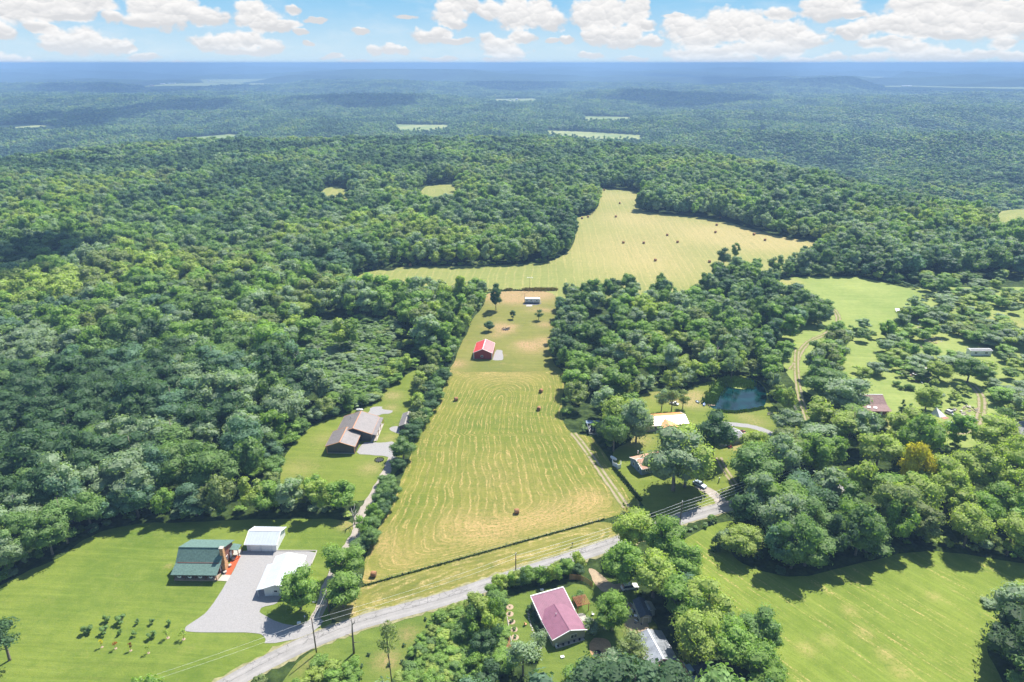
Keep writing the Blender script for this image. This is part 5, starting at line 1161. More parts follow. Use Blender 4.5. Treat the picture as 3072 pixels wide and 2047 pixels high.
# --- travel trailer
t = thing('travel_trailer', 'white travel trailer parked at the far end of the upper lawn', 'caravan', (7.6, 377.6, 0), R(-3))
M_cream = plain('trailer_skin', (.66, .68, .70), .4, .05, .8)
prism('body', t, M_cream, 0, 8.4, 0, 2.5, 2.9, z0=.65); V = [(8.4, 0, .9), (8.4, 2.5, .9), (8.4, 2.5, 2.9), (8.4, 0, 2.9), (8.9, 0, .9), (8.9, 2.5, .9), (8.7, 2.5, 2.5), (8.7, 0, 2.5)]
link('nose', mesh('nose', V, [(4, 5, 6, 7), (0, 4, 7, 3), (1, 2, 6, 5), (3, 7, 6, 2), (0, 1, 5, 4)], M_cream), t)
box('roof', t, M_white, (4.2, 1.25, 2.94), (8.5, 2.6, .08)); box('roof_vent', t, M_steel, (4.2, 1.2, 3.08), (.7, .6, .2)); box('stripe', t, M_greywall, (4.2, -.01, 1.0), (8.2, .03, .2))
for u in (1.1, 3.6, 6.8): opening(t, 'window', 'front', u, 1.9, .75, .5, 0, M_cream)
opening(t, 'door', 'front', 5.0, 1.75, .6, 1.8, 0, M_white, M_cream)
for u in (3.2, 4.1):
    for yy in (.1, 2.3): cyl('wheel', t, M_black, (u, yy, .36), .36, .22, 14, rot=(R(90), 0, 0))
beam('drawbar', t, M_steel, (8.8, 1.25, .6), (10.0, 1.25, .5), .12); box('skirt', t, M_dark, (4.2, .3, .5), (8.2, .1, .35))

# --- plum-roofed house
t = thing('plum_roof_house', 'beige house with plum purple metal roof and a cross gable', 'house', (9.9, 124.3, 0), R(21))
gable(t, 0, 8.4, 0, 8.5, 2.55, 1.35, M_beige, M_purpleY, 'y', .4, M_white, capm=M_purple, front_only=True)
prism('wall', t, M_beige, .02, 8.38, 6.5, 13.2, 2.54)
slab('roof', t, M_purple, [(-.4, 6.3, 2.66), (8.8, 6.3, 2.66), (8.8, 13.4, 4.15), (-.4, 13.4, 4.15)], .1)
V = [(0, 6.5, 2.5), (0, 13.2, 2.5), (0, 13.2, 4.0), (8.4, 6.5, 2.5), (8.4, 13.2, 2.5), (8.4, 13.2, 4.0)]
link('gable_wall', mesh('gable_wall', V, [(0, 2, 1), (3, 4, 5), (1, 2, 5, 4)], M_beige), t)
beam('ridge_cap', t, M_white, (-.4, 13.42, 4.15), (8.8, 13.42, 4.15), .3, .2)
for x_ in (-.4, 8.8): beam('barge_board', t, M_white, (x_, 6.3, 2.58), (x_, 13.4, 4.07), .16, .2)
opening(t, 'window', 'front', 5.4, 1.55, 1.5, .9, 0); opening(t, 'window', 'left', 9.5, 1.5, 1.2, 1.0, 0); opening(t, 'window', 'left', 3.5, 1.5, 1.2, 1.0, 0)
cyl('vent_pipe', t, M_white, (3.2, 5.6, 4.0), .09, .7, 8); box('step', t, M_conc, (4.2, -.5, .1), (7.6, .8, .2))
for i in range(5): tag(link('pot', _boxes.get('pot') or cyl('pot', None, M_dark, (0, 0, 0), .22, .36, 10, .28).data), 'dark pot on the step below the beige gable, '+['leftmost', 'second from left', 'middle one', 'second from right', 'rightmost'][i], 'pot', 'pots along the beige gable step').matrix_world = t.matrix_basis @ Matrix.Translation((1.0+i*1.45, -.5, .38))
for o_ in [o for o in bpy.data.objects if o.name.startswith('pot') and 'label' not in o]: bpy.data.objects.remove(o_)
# pergola
t = thing('pergola', 'reddish timber pergola over a patio right of the plum roof', 'pergola', (*c5(950, 640), 0), R(17))
M_pergola = plain('cedar_stain', (.42, .17, .09), .8, .2, 3)
for x_, y_ in ((0, 0), (3.0, 0), (0, 2.8), (3.0, 2.8)): box('post', t, M_pergola, (x_, y_, 1.2), (.14, .14, 2.4))
for y_ in (0, 2.8): beam('beam', t, M_pergola, (-.3, y_, 2.42), (3.3, y_, 2.42), .1, .16)
for i in range(9): beam('rafter', t, M_pergola, (-.15+i*.41, -.35, 2.56), (-.15+i*.41, 3.15, 2.56), .07, .12)
for i in range(9): beam('batten', t, M_pergola, (-.3, -.2+i*.40, 2.65), (3.3, -.2+i*.40, 2.65), .06, .05)
tag(sheet('patio', P(c5, (945, 650), (1000, 640), (1040, 670), (1020, 700), (1100, 690), (1120, 720), (1000, 720)), .1, M_conc, .6, smooth=0), kind='structure')

# --- slate blue house, long orange-roofed house, low grey house
t = thing('blue_house', 'slate blue house with tan shingle roof under the spreading maple', 'house', (44.1, 197.9, 0), R(21))
gable(t, 0, 11.5, 0, 7.6, 2.7, 1.35, M_bluewall, M_tanroof, 'x', .35, M_white)
for u in (2.2, 5.2): opening(t, 'window', 'left', u, 1.55, .75, 1.25, 0)
for u in (2.1, 4.6, 8.8): opening(t, 'window', 'front', u, 1.75, 1.3, .7, 0)
cyl('flue', t, M_white, (3.4, 8.6, 3.6), .16, 1.2, 10)
t = thing('long_house', 'long low house with glaring orange metal roof and a small porch gable', 'house', (49.3, 227.2, 0), R(8))
gable(t, 0, 18.0, 0, 8.4, 2.7, 1.25, M_beige, M_orange, 'x', .4, M_white)
xs0, xs1 = 7.3, 13.5
slab('porch_roof', t, M_orange, [(xs0, -2.6, 2.7), ((xs0+xs1)/2-.6, -2.6, 3.75), ((xs0+xs1)/2-.6, 3.2, 3.75), (xs0, 1.0, 2.9)], .08)
slab('porch_roof', t, M_orange, [((xs0+xs1)/2-.6, -2.6, 3.75), (xs1, -2.6, 2.7), (xs1, 1.0, 2.9), ((xs0+xs1)/2-.6, 3.2, 3.75)], .08)
for x_ in (7.6, 10.4, 13.2): box('post', t, M_pergola, (x_, -2.4, 1.3), (.16, .16, 2.6))
for u in (3.6, 5.4, 15.5): opening(t, 'window', 'front', u, 1.6, 1.0, 1.1, 0)
t = thing('low_house', 'low grey-roofed outbuilding with pale walls near the gravel drive', 'house', (76.4, 216.4, 0), R(22))
gable(t, 0, 10.0, 0, 6.2, 2.5, .55, M_greywall, M_greyroof, 'x', .3, M_white)
opening(t, 'window', 'front', 8.3, 1.5, .8, .8, 0); opening(t, 'window', 'front', 6.2, 1.5, .45, .6, 0); opening(t, 'door', 'front', 2.0, 1.1, .9, 2.0, 0)
# --- brick house
t = thing('brick_house', 'old brick house with faded maroon roof and cluttered porch', 'house', (140.2, 240.4, 0), R(-1))
prism('wall', t, M_brick, 0, 9.6, .6, 12.0, 2.8); V = []
for x in (0, 9.6): V += [(x, 3.6, 2.8), (x, 8.0, 5.3), (x, 12.0, 2.8)]
link('gable_wall', mesh('gable_wall', V, [(0, 2, 1), (3, 4, 5), (0, 3, 5, 2)], M_brick), t)
slab('porch_roof', t, M_brownshingle, [(-.4, -.9, 2.55), (10.0, -.9, 2.55), (10.0, 3.6, 3.3), (-.4, 3.6, 3.3)], .12)
slab('roof', t, M_brownshingle, [(-.4, 3.6, 3.3), (10.0, 3.6, 3.3), (10.0, 8.0, 5.5), (-.4, 8.0, 5.5)], .12)
slab('roof', t, M_brownshingle, [(-.4, 8.0, 5.5), (10.0, 8.0, 5.5), (10.0, 12.4, 2.9), (-.4, 12.4, 2.9)], .12)
beam('ridge_cap', t, M_white, (-.4, 8.05, 5.54), (10.0, 8.05, 5.54), .3, .1)
for i, (x_, y_) in enumerate(((1.0, 1.2), (3.4, .8))): slab('patch', t, M_white, [(x_, y_, 2.95+y_*.16), (x_+1.3, y_-.3, 2.9+y_*.16), (x_+1.8, y_+.8, 3.08+y_*.16), (x_+.5, y_+1.1, 3.13+y_*.16)], .03)
opening(t, 'door', 'front', 6.6, 1.1, .9, 2.0, .6); opening(t, 'window', 'front', 3.2, 1.6, 1.0, 1.0, .6)
# --- farmhouse at the bottom: silver gable behind red and rust roofs
t = thing('farmhouse', 'old farmhouse with galvanised silver gable behind red and rusty roofs', 'house', (31.2, 116.4, 0), R(13))
gable(t, 0, 6.7, 0, 8.2, 2.9, 1.3, M_beige, M_silver, 'y', .4, M_steel)
prism('wall', t, M_brick, -3.0, 7.6, -7.5, -.1, 2.4)
slab('front_roof', t, M_redrust, [(-3.5, -8.0, 2.45), (.6, -8.0, 3.1), (.6, -.1, 3.35), (-3.5, -.1, 2.6)], .1)
slab('front_roof', t, M_rust, [(.65, -8.0, 3.1), (8.0, -8.0, 2.5), (8.0, -.1, 2.75), (.65, -.1, 3.35)], .1)
beam('gutter', t, M_white, (3.6, -8.05, 2.7), (8.0, -8.05, 2.42), .16, .18)
opening(t, 'window', 'left', -4.0, 1.4, 1.2, .9, -3.0)
def shed(x, y, rz, w, d, h, rise, wall, roof, name, label, trim=None, ridge='y'):
    t = thing(name, label, 'shed', (x, y, 0), rz); gable(t, 0, w, 0, d, h, rise, wall, roof, ridge, .2, trim); opening(t, 'door', 'front', w/2, 1.0, min(1.4, w*.5), 1.8, 0, M_white, wall); return t
shed(32.0, 131.6, R(8), 2.9, 5.8, 2.1, .7, M_greywall, M_blueshed, 'garden_shed', 'grey garden shed with dark roof among the junk behind the trees')
shed(43.0, 110.3, R(12), 3.6, 6.6, 2.1, .8, M_blueshed, M_blueshed, 'garden_shed', 'dark blue shed at the bottom edge right of the farmhouse')
shed(*c5(1630, 680), R(14), 2.6, 2.6, 1.9, .5, M_greywall, M_silver, 'garden_shed', 'small pale shed in front of the grey garden shed')
shed(219.6, 300.6, R(0), 10.0, 3.2, 2.5, .3, M_cream, M_greyroof, 'mobile_home', 'derelict cream mobile home half hidden by trees at right', M_white, 'x')
t = bpy.data.objects['mobile_home']; t['category'] = 'mobile home'
for u in (2.5, 7.5): opening(t, 'window', 'front', u, 1.5, 1.1, .8, 0, M_white, M_dark)
t = thing('side_house', 'pale house with grey roof cut off by the right edge', 'house', (187.2, 218.0, 0), R(-14)); gable(t, 0, 8.0, 0, 11.0, 2.7, 1.5, M_cream, M_greyroof, 'y', .35, M_white)
for u in (3.0, 7.5): opening(t, 'window', 'left', u, 1.5, 1.0, 1.1, 0)
# --- ruins
def junk_pile(name, label, x, y, rr, n_, cols, h=.9, cat='debris pile', L=(.6, 2.6)):
    t = thing(name, label, cat, (x, y, 0)); g = random.Random(int(x*7+y))
    for i in range(n_):
        a = g.uniform(0, 6.28); q = rr*math.sqrt(g.random()); l = g.uniform(*L); z = .1+g.random()*h*(1-q/rr*.7)
        o = box('board', t, cols[g.randrange(len(cols))], (q*math.cos(a), q*math.sin(a), z), (round(l, 1), .25 if i % 3 else .7, .08), g.uniform(0, 3.14), rx=g.uniform(-.35, .35), ry=g.uniform(-.35, .35))
    return t
q = c8(1050, 1000); junk_pile('collapsed_building', 'collapsed wooden building with leaning white wall and scattered boards', q[0], q[1], 5.5, 60, [M_wood, M_steel, M_white, M_dark, M_conc], 1.4, 'ruin', (1.0, 3.6))
t = bpy.data.objects['collapsed_building']
slab('fallen_roof', t, M_white, [(1.5, -.8, .6), (6.2, .4, .7), (6.0, 4.2, 3.0), (1.2, 3.0, 2.9)], .15); slab('fallen_roof', t, M_rust, [(2.0, 3.2, 2.9), (6.4, 4.4, 3.0), (6.8, 8.5, 2.1), (2.2, 7.6, 2.2)], .12)
for x_ in (2.2, 3.6): slab('roof_hole', t, M_dark, [(x_+.2, 1.9, 2.32), (x_+1.0, 2.1, 2.34), (x_+1.0, 2.9, 2.80), (x_+.2, 2.7, 2.78)], .03)
beam('standing_beam', t, M_pole, (-4.6, 1.5, 0), (-4.2, 1.8, 3.2), .22); beam('standing_beam', t, M_pole, (-4.4, 6.5, 3.1), (2.2, 6.9, 3.2), .22); beam('standing_beam', t, M_pole, (-1.8, -1.2, 0), (-1.2, 1.0, 2.9), .22); beam('standing_beam', t, M_pole, (-1.2, 1.0, 2.9), (2.8, 1.2, 2.8), .2)
q = c8(985, 520); junk_pile('white_rubble', 'collapsed white shed and boards at the edge of the pasture', q[0], q[1], 5.5, 34, [M_white, M_conc, M_wood, M_dark], 1.0, 'ruin', (1.0, 3.2))
q = c8(940, 440); slab('fallen_roof', bpy.data.objects['white_rubble'], M_white, [(-4, 6, .6), (-.5, 5, .6), (-.4, 8, 1.6), (-3.6, 8.6, 1.6)], .12)
for (x_, y_, r_, n_, lab) in [(1150, 700, 5.5, 40, 'grey brush and timber pile on the rough meadow'), (1470, 1255, 3.4, 26, 'timber pile inside the bend of the yard track'), (1450, 1320, 3.6, 26, 'lower pile of boards beside the yard track'), (1370, 1270, 2.6, 16, 'scattered boards behind the parked grey car')]:
    q = c8(x_, y_); junk_pile('timber_pile', lab, q[0], q[1], r_, n_, [M_wood, M_wood, M_bare, M_conc], .7)
q = c8(1020, 590); junk_pile('metal_scraps', 'pale sheet scraps lying on the rough meadow', q[0], q[1], 4, 8, [M_white, M_conc, M_rust], .2, 'debris pile', (1.0, 2.2))
q = c8(60, 195); junk_pile('timber_pile', 'brown timber stack at the far left corner of the pasture', q[0], q[1], 4.5, 22, [M_wood, M_rust], .8)
q = c5(1560, 680); junk_pile('junk_heap', 'dark heap of scrap beside the grey garden shed', q[0], q[1], 2.4, 26, [M_dark, M_steel, M_white, M_blueshed], .6, 'debris pile', (.4, 1.3))
q = c5(1500, 590); junk_pile('junk_heap', 'scrap heap with white pieces above the dirt clearing', q[0], q[1], 1.9, 20, [M_white, M_steel, M_rust, M_dark], .6, 'debris pile', (.4, 1.2))
# tent-shaped white ruin
t = thing('fallen_tent', 'leaning triangular white roof remnant beside the scrap cars', 'ruin', (*c8(1225, 1300), 0), R(20))
link('sheet', mesh('sheet', [(-1.6, -1.4, .1), (1.8, -1.6, .1), (-.6, 1.8, 3.0), (2.0, 2.4, .1), (-2.2, 2.2, .1)], [(0, 1, 2), (1, 3, 2), (3, 4, 2), (4, 0, 2)], M_white), t)
link('floor_sheet', mesh('floor_sheet', [(-1.2, -3.2, .12), (1.6, -3.0, .12), (1.4, -1.7, .2), (-1.2, -1.6, .2)], [(0, 1, 2, 3)], M_rust), t)
# open-topped scrap shed by the field
t = thing('open_shed', 'roofless grey shed full of metal bars at the edge of the hayfield', 'shed', (29.0, 225.3, 0), R(2))
for c_, s_ in (((.05, 3.4, 1.0), (.1, 6.8, 2.0)), ((4.6, 3.4, 1.0), (.1, 6.8, 2.0)), ((2.3, 6.75, 1.0), (4.5, .1, 2.0)), ((2.3, .05, .35), (4.5, .1, .7))): box('wall', t, M_steel, c_, s_)
slab('roof', t, plain('blue_grey_sheet', (.20, .28, .38), .5, .15), [(-.3, 5.2, 2.1), (4.9, 5.2, 2.1), (4.9, 7.2, 2.25), (-.3, 7.2, 2.25)], .06); box('floor', t, M_dark, (2.3, 3.0, .12), (4.4, 5.8, .2))
for i in range(11): beam('bar', t, [M_steel, M_white, M_dark][i % 3], (.4+i*.36, .4+(i*37 % 5)*.3, .9+(i*13 % 7)*.12), (.7+i*.36, 3.6+(i*29 % 6)*.25, 1.5), .10)
t = thing('screen_fence', 'white vinyl screen fence curving round the propane tank', 'fence')
sp_ = P(c6, (428, 735), (436, 782), (468, 792), (478, 806), (508, 800), (508, 768))
for a_, c_ in zip(sp_[:-1], sp_[1:]): beam('panel', t, M_white, (*a_, .8), (*c_, .8), .08, 1.6)
for a_ in sp_: box('post', t, M_white, (*a_, .85), (.14, .14, 1.7))

# ================================================================ HAY, POLES, FENCES, VEHICLES, ODDS AND ENDS
M_hayb = ribbed('round_bale', (.36, .19, .10), 0, .14, .95, rib=.35, spec=.1, dirt=.3); M_haye = plain('bale_end', (.24, .14, .08), .95, .3, 4, bump=.5)
def bale_mesh():
    V_, F_ = [], []; g = random.Random(3); n_ = 20; prof = [(-.72, .68), (-.66, .78), (-.3, .80), (.3, .80), (.66, .78), (.72, .68)]
    for xx, rr in prof:
        for k in range(n_):
            a = 2*math.pi*k/n_; s_ = rr*(1+g.uniform(-.02, .02)); V_.append((xx, s_*math.cos(a), max(.0, .79+s_*math.sin(a))))
    for i in range(5):
        for k in range(n_): F_.append((i*n_+k, i*n_+(k+1) % n_, (i+1)*n_+(k+1) % n_, (i+1)*n_+k))
    body = mesh('bale_body', V_, F_, M_hayb, True)
    ends = []
    for xx, s_ in ((-.725, -1), (.725, 1)):
        E_ = [(xx, 0, .79)]+[(xx, .66*math.cos(2*math.pi*k/n_), .79+.66*math.sin(2*math.pi*k/n_)) for k in range(n_)]
        Fe = [(0, 1+k, 1+(k+1) % n_) if s_ > 0 else (0, 1+(k+1) % n_, 1+k) for k in range(n_)]; ends.append(mesh('bale_end', E_, Fe, M_haye))
    return body, ends
BB, BE = bale_mesh()
BALES = [(ch, 1493, 405, 5, 'hay bale on the big field, alone above the road fence'), (ch, 508, 840, -4, 'hay bale at the bottom left corner of the big field'), (at, 1048, 921, 20, 'hay bale at the left of the big field below the red barn'), (at, 1243, 902, 60, 'hay bale near the trees at right, the farther of two there'), (at, 1238, 943, 75, 'hay bale near the trees at right, the nearer of two there'),
 (cf, 595, 258, 80, 'far bale in the narrow neck of the upper field'), (cf, 568, 350, 10, 'far bale just below the neck of the upper field'), (cf, 335, 362, 5, 'far bale at the left wood corner, outer of the pair'), (cf, 377, 352, 5, 'far bale at the left wood corner, inner of the pair'), (cf, 620, 530, 0, 'far bale leftmost of the middle row in the upper field'), (cf, 760, 532, 0, 'far bale second in the middle row of the upper field'), (cf, 922, 478, 0, 'far bale highest in the middle of the upper field'), (cf, 993, 526, 0, 'far bale rightmost of the middle row in the upper field'), (cf, 840, 652, 5, 'far bale nearest the camera in the upper field'), (cf, 1213, 662, 0, 'far bale touching the trees at the near edge of the upper field'),
 (cf, 1262, 408, 0, 'far bale highest of the two at the right of the upper field'), (cf, 1254, 458, 0, 'far bale lower of the two at the right of the upper field'), (cf, 1519, 474, 30, 'far bale by the right wood shadow, left of the last one'), (cf, 1595, 512, 0, 'far bale at the extreme right of the upper field'), (cf, 1287, 358, 0, 'far bale in the wood shadow at the top of the upper field'), (cf, 718, 203, 0, 'far bale at the right side of the neck'), (cf, 488, 167, 0, 'far bale at the very top left of the neck'), (at, 943, 606+6, 0, 'far bale in the strip behind the left trees')]
for i, (c, x, y, rz, lab) in enumerate(BALES):
    q = c(x, y); t = thing('hay_bale', lab, 'hay bale', (q[0], q[1], .06), R(rz), 'round hay bales on the fields'); s_ = 1.0 if i < 5 else 1.15; t.scale = (s_,)*3
    link('bale_body', BB, t)
    for e in BE: link('bale_end', e, t)
def pole(q, h, label, arms=(), lean=0, tf=False, r_=.15, name='utility_pole'):
    t = thing(name, label, 'utility pole', (q[0], q[1], 0)); t.rotation_euler = (0, lean, 0)
    V_, F_ = tube_data([[(0, 0, -.5, r_*1.15), (0, 0, h*.5, r_), (0, 0, h, r_*.75)]], 8); link('shaft', mesh('shaft', V_, F_, M_pole, True), t)
    for z, w, a in arms:
        b = beam('crossarm', t, M_pole, (-w/2*math.cos(a), -w/2*math.sin(a), z), (w/2*math.cos(a), w/2*math.sin(a), z), .12, .14)
        for s_ in (-1, 0, 1): cyl('insulator', t, M_white, (s_*w*.45*math.cos(a), s_*w*.45*math.sin(a), z+.18), .07, .22, 8)
    if tf: cyl('transformer', t, M_steel, (.0, -.42, h-1.8), .28, .9, 12)
    return t
PA = (-46.4, 122.2); PB = (1.0, 146.4); PC_ = (50.8, 170.5); PD = (-46.8, 135.7); PX = (-97.0, 97.5)
pole(PA, 11.0, 'tall bare utility pole at the near road edge beside the driveway mouth')
pole(PB, 9.8, 'slim utility pole behind the roadside hedge, right of the big field corner', [(9.5, .6, 1.2)])
pole(PC_, 9.0, 'utility pole at the road carrying four wires, right of centre', [(8.8, .6, 1.2)])
pole(PD, 7.4, 'short utility pole at the lane entrance with guy wires', lean=R(-1))
pole(PX, 10.5, 'utility pole at the bottom left corner with crossarms and transformer', [(10.2, 3.0, .6), (9.2, 2.6, .6)], tf=True)
pole((10.9, 400.5), 8.6, 'thin antenna mast with a white aerial behind the travel trailer', r_=.07, name='antenna_mast')['category'] = 'antenna'
t = bpy.data.objects['antenna_mast']
for k in range(5): beam('antenna_element', t, M_white, (-1.6+k*.7, -.9+k*.1, 8.7+(k % 2)*.3), (-1.0+k*.7, .9, 8.9), .10)
beam('antenna_boom', t, M_white, (-1.9, 0, 8.9), (2.0, .1, 8.6), .12)
pole((7.4, 379.6), 5.2, 'short dark pole at the left end of the travel trailer', r_=.1)
def wire(name, a, b, sag, label, par=None, r_=.018, mat=None):
    a, b = Vector(a), Vector(b); path = []
    for k in range(17):
        t_ = k/16; p_ = a.lerp(b, t_); path.append((p_.x, p_.y, p_.z-sag*4*t_*(1-t_), r_))
    o = tubes(name, [path], mat or M_wire, par, 4); return tag(o, label, 'wire', 'power lines along the road') if par is None else o
M_wire = plain('aluminium_wire', (.85, .85, .85), .6, .05)
for i in range(4):
    z = 8.7-i*1.15; w_ = ['topmost', 'second from top', 'third from top', 'lowest']
    wire('power_line', (*PC_, z), (98.0, 196.0, z+.3), .9, w_[i]+' wire running right from the pole over the road', r_=.035)
    wire('power_line', (*PC_, z), (*PB, z+.3), .9, w_[i]+' wire between the two poles left and right of the grove', r_=.03)
for i in range(2):
    wire('power_line', (*PB, 9.4-i*1.3), (PA[0], PA[1], 10.6-i*1.5), .8, ['upper', 'lower'][i]+' wire along the road from the hedge pole to the bare pole', r_=.022)
    wire('power_line', (*PA, 10.6-i*1.5), (PX[0], PX[1], 10.1-i*1.0), .9, ['upper', 'lower'][i]+' wire crossing the left lawn corner', r_=.02)
wire('power_line', (*PA, 10.4), (PD[0], PD[1], 7.2), .4, 'short wire from the bare pole to the lane pole', r_=.02)
for k in range(3): wire('guy_wire', (PD[0], PD[1], 6.8-k*.7), (PD[0]-2.2-k*.3, PD[1]-2.8, .1), 0, ['outer', 'middle', 'inner'][k]+' guy wire of the lane pole', r_=.02)
# dead snag
t = thing('dead_tree', 'bare dead tree trunk with broken top beside the road', 'dead tree', (-37.6, 122.4, 0))
V_, F_ = tube_data([[(0, 0, -.3, .30), (.1, 0, 3, .24), (.2, .1, 7, .18), (.35, .1, 9.2, .12), (.2, .2, 10.6, .06)], [(.3, .1, 8.6, .12), (1.0, 0, 9.6, .07), (1.1, .1, 10.4, .03)], [(.2, 0, 5.0, .12), (-1.0, .2, 5.6, .06), (-1.5, 0, 5.8, .03)], [(.1, 0, 3.4, .1), (1.3, -.3, 3.8, .05), (2.0, -.2, 3.7, .03)]], 7)
link('trunk', mesh('trunk', V_, F_, M_bark, True), t)
def bare_tree(q, h, label, seed):
    g = random.Random(seed); t = thing('bare_tree', label, 'dead tree', (q[0], q[1], 0)); paths = [[(0, 0, -.3, .26), (g.uniform(-.4, .4), 0, h*.5, .18), (g.uniform(-.8, .8), 0, h, .05)]]
    for k in range(11):
        z = h*g.uniform(.35, .95); a = g.uniform(0, 6.28); l = g.uniform(1.2, 3.0)*(1.2-z/h*.6); paths.append([(0, 0, z, .1), (l*.5*math.cos(a), l*.5*math.sin(a), z+l*.45, .06), (l*math.cos(a), l*math.sin(a), z+l*1.1, .02)])
    V_, F_ = tube_data(paths, 5); link('trunk', mesh('trunk', V_, F_, M_bare, True), t)
bare_tree(at(665, 850), 17, 'bare grey dead tree standing above the woodland left of the field', 2); bare_tree(at(735, 870), 16, 'bare stems with no leaves right of the tall grey dead tree', 5); bare_tree(at(690, 880), 15, 'pale leafless trunk in the gap of the left wood', 8); bare_tree(c7(370, 250), 13, 'bare tree in the dark wood behind the pond', 9); bare_tree(c3(830, 1330), 6, 'small bare tree at the top of the left lawn by the lane', 4)
# vine-clad stems rising from the cut-over gap
for i, (x, y, h_) in enumerate([(845, 728, 22), (880, 740, 20), (965, 712, 22), (1060, 715, 25), (1010, 738, 18), (930, 745, 21), (905, 700, 17)]):
    q = at(x, y); plant('tall', q[0], q[1], 1.9 if i != 3 else 3.6, h_, ['dark green', 'mid-green'][i % 2] if i != 3 else 'yellow-green', ['thin vine-clad trunk standing leftmost in front of the far strip of field', 'second vine-clad trunk from the left before the far strip', 'vine-clad trunk right of the pair before the far strip', 'tallest pale-topped tree rising over the far strip of field', 'short vine-clad stem below the tallest pale-topped tree', 'vine-clad stem amid the cut-over gap', 'small vine-clad stub between the leftmost stems'][i])
# field fence along the road: posts, two wires, rank grass at its foot
t = thing('field_fence', 'wire fence with thin posts between hayfield and road', 'fence')
fl = smooth_line(P(ch, (430, 910), (675, 840), (1015, 745), (1340, 655), (1650, 570), (1945, 490), (2095, 448)), 1)
acc = 0; last = fl[0]; posts = [fl[0]]
for a_, b_ in zip(fl[:-1], fl[1:]):
    L = math.dist(a_, b_); k = max(1, round(L/5.0)); posts += [(a_[0]+(b_[0]-a_[0])*j/k, a_[1]+(b_[1]-a_[1])*j/k) for j in range(1, k+1)]
for q in posts: cyl('post', t, M_pole, (q[0], q[1], .65), .06, 1.3, 6)
for z in (.5, 1.1): tubes('wire', [[(q[0], q[1], z, .012) for q in posts]], M_steel, t, 4)
def tuft_strip(name, line, w, n_, hh_, cols, kind='stuff'):
    g = np.random.default_rng(len(name)+n_); seg = np.array(line); d = np.r_[0, np.cumsum(np.hypot(*np.diff(seg, axis=0).T))]; s_ = g.uniform(0, d[-1], n_)
    x = np.interp(s_, d, seg[:, 0])+g.normal(0, w/3, n_); y = np.interp(s_, d, seg[:, 1])+g.normal(0, w/3, n_)
    a = g.uniform(0, 6.28, n_); r_ = g.uniform(.12, .3, n_); h_ = hh_*g.uniform(.5, 1.2, n_); dx, dy = np.cos(a)*r_, np.sin(a)*r_; lx, ly = g.normal(0, .15, (2, n_))
    z0 = np.full(n_, .03); V_ = np.stack([np.stack([x-dx, y-dy, z0], 1), np.stack([x+dx, y+dy, z0], 1), np.stack([x+dx*.6+lx, y+dy*.6+ly, h_], 1), np.stack([x-dx*.6+lx, y-dy*.6+ly, h_*.9], 1)], 1).reshape(-1, 3)
    i0 = np.arange(n_)*4; o = link(name, fast_mesh(name, V_, np.stack([i0, i0+1, i0+2, i0+3], 1), cols)); o['kind'] = kind; return o
M_rank = plain('rank_grass', (.075, .125, .018), .9, .35, 1.5); M_pale = plain('seeding_grass', (.34, .28, .06), .9, .3, 1.0); M_reed = plain('reeds', (.15, .24, .03), .9, .3, 1.0)
tuft_strip('tall_grass', fl, .5, 2600, .32, M_rank)
tuft_strip('tall_grass', P(c4, (480, 322), (700, 322), (1000, 322)), 2.2, 500, .6, M_rank); tuft_strip('golden_weeds', P(c4, (1000, 320), (1425, 318)), 2.4, 1600, 1.5, M_pale); tuft_strip('golden_weeds', P(c4, (760, 318), (830, 318)), 2.4, 160, 1.2, M_pale)
tuft_strip('field_edge_grass', P(c6, (440, 800), (560, 940), (690, 1100)), 1.0, 1500, .6, M_rank)
tuft_strip('pond_reeds', P(c7, (300, 640), (330, 560), (400, 470), (440, 400)), 3.6, 2600, 1.3, M_reed); tuft_strip('pond_reeds', P(c7, (400, 716), (500, 735), (620, 738), (760, 722), (950, 690)), 1.2, 1400, .8, M_reed)
isl = smooth_poly(ISLAND, 2); isl_o = sheet('pond_island', ISLAND, .16, M_meadow, .8); tuft_strip('island_reeds', P(c7, (500, 400), (580, 380), (700, 400), (750, 420)), 5.5, 3600, 1.4, M_reed)
t = thing('field_fence', 'line of thin posts between the side track and the blue house lawn', 'fence')
f2 = P(c6, (440, 800), (545, 900), (620, 1010), (690, 1100))
for a_, b_ in zip(f2[:-1], f2[1:]):
    for j in range(3): cyl('post', t, M_pole, (a_[0]+(b_[0]-a_[0])*j/3, a_[1]+(b_[1]-a_[1])*j/3, .6), .06, 1.2, 6)
tubes('wire', [[(*q, 1.0, .012) for q in f2]], M_steel, t, 4)
t = thing('far_fence', 'thin fence with a gate post between upper lawn and far hay field', 'fence')
f3 = P(c4, (470, 322), (700, 321), (870, 320), (1140, 319), (1425, 318))
for a_, b_ in zip(f3[:-1], f3[1:]):
    for j in range(4): cyl('post', t, M_pole, (a_[0]+(b_[0]-a_[0])*j/4, a_[1]+(b_[1]-a_[1])*j/4, .7), .08, 1.4, 6)
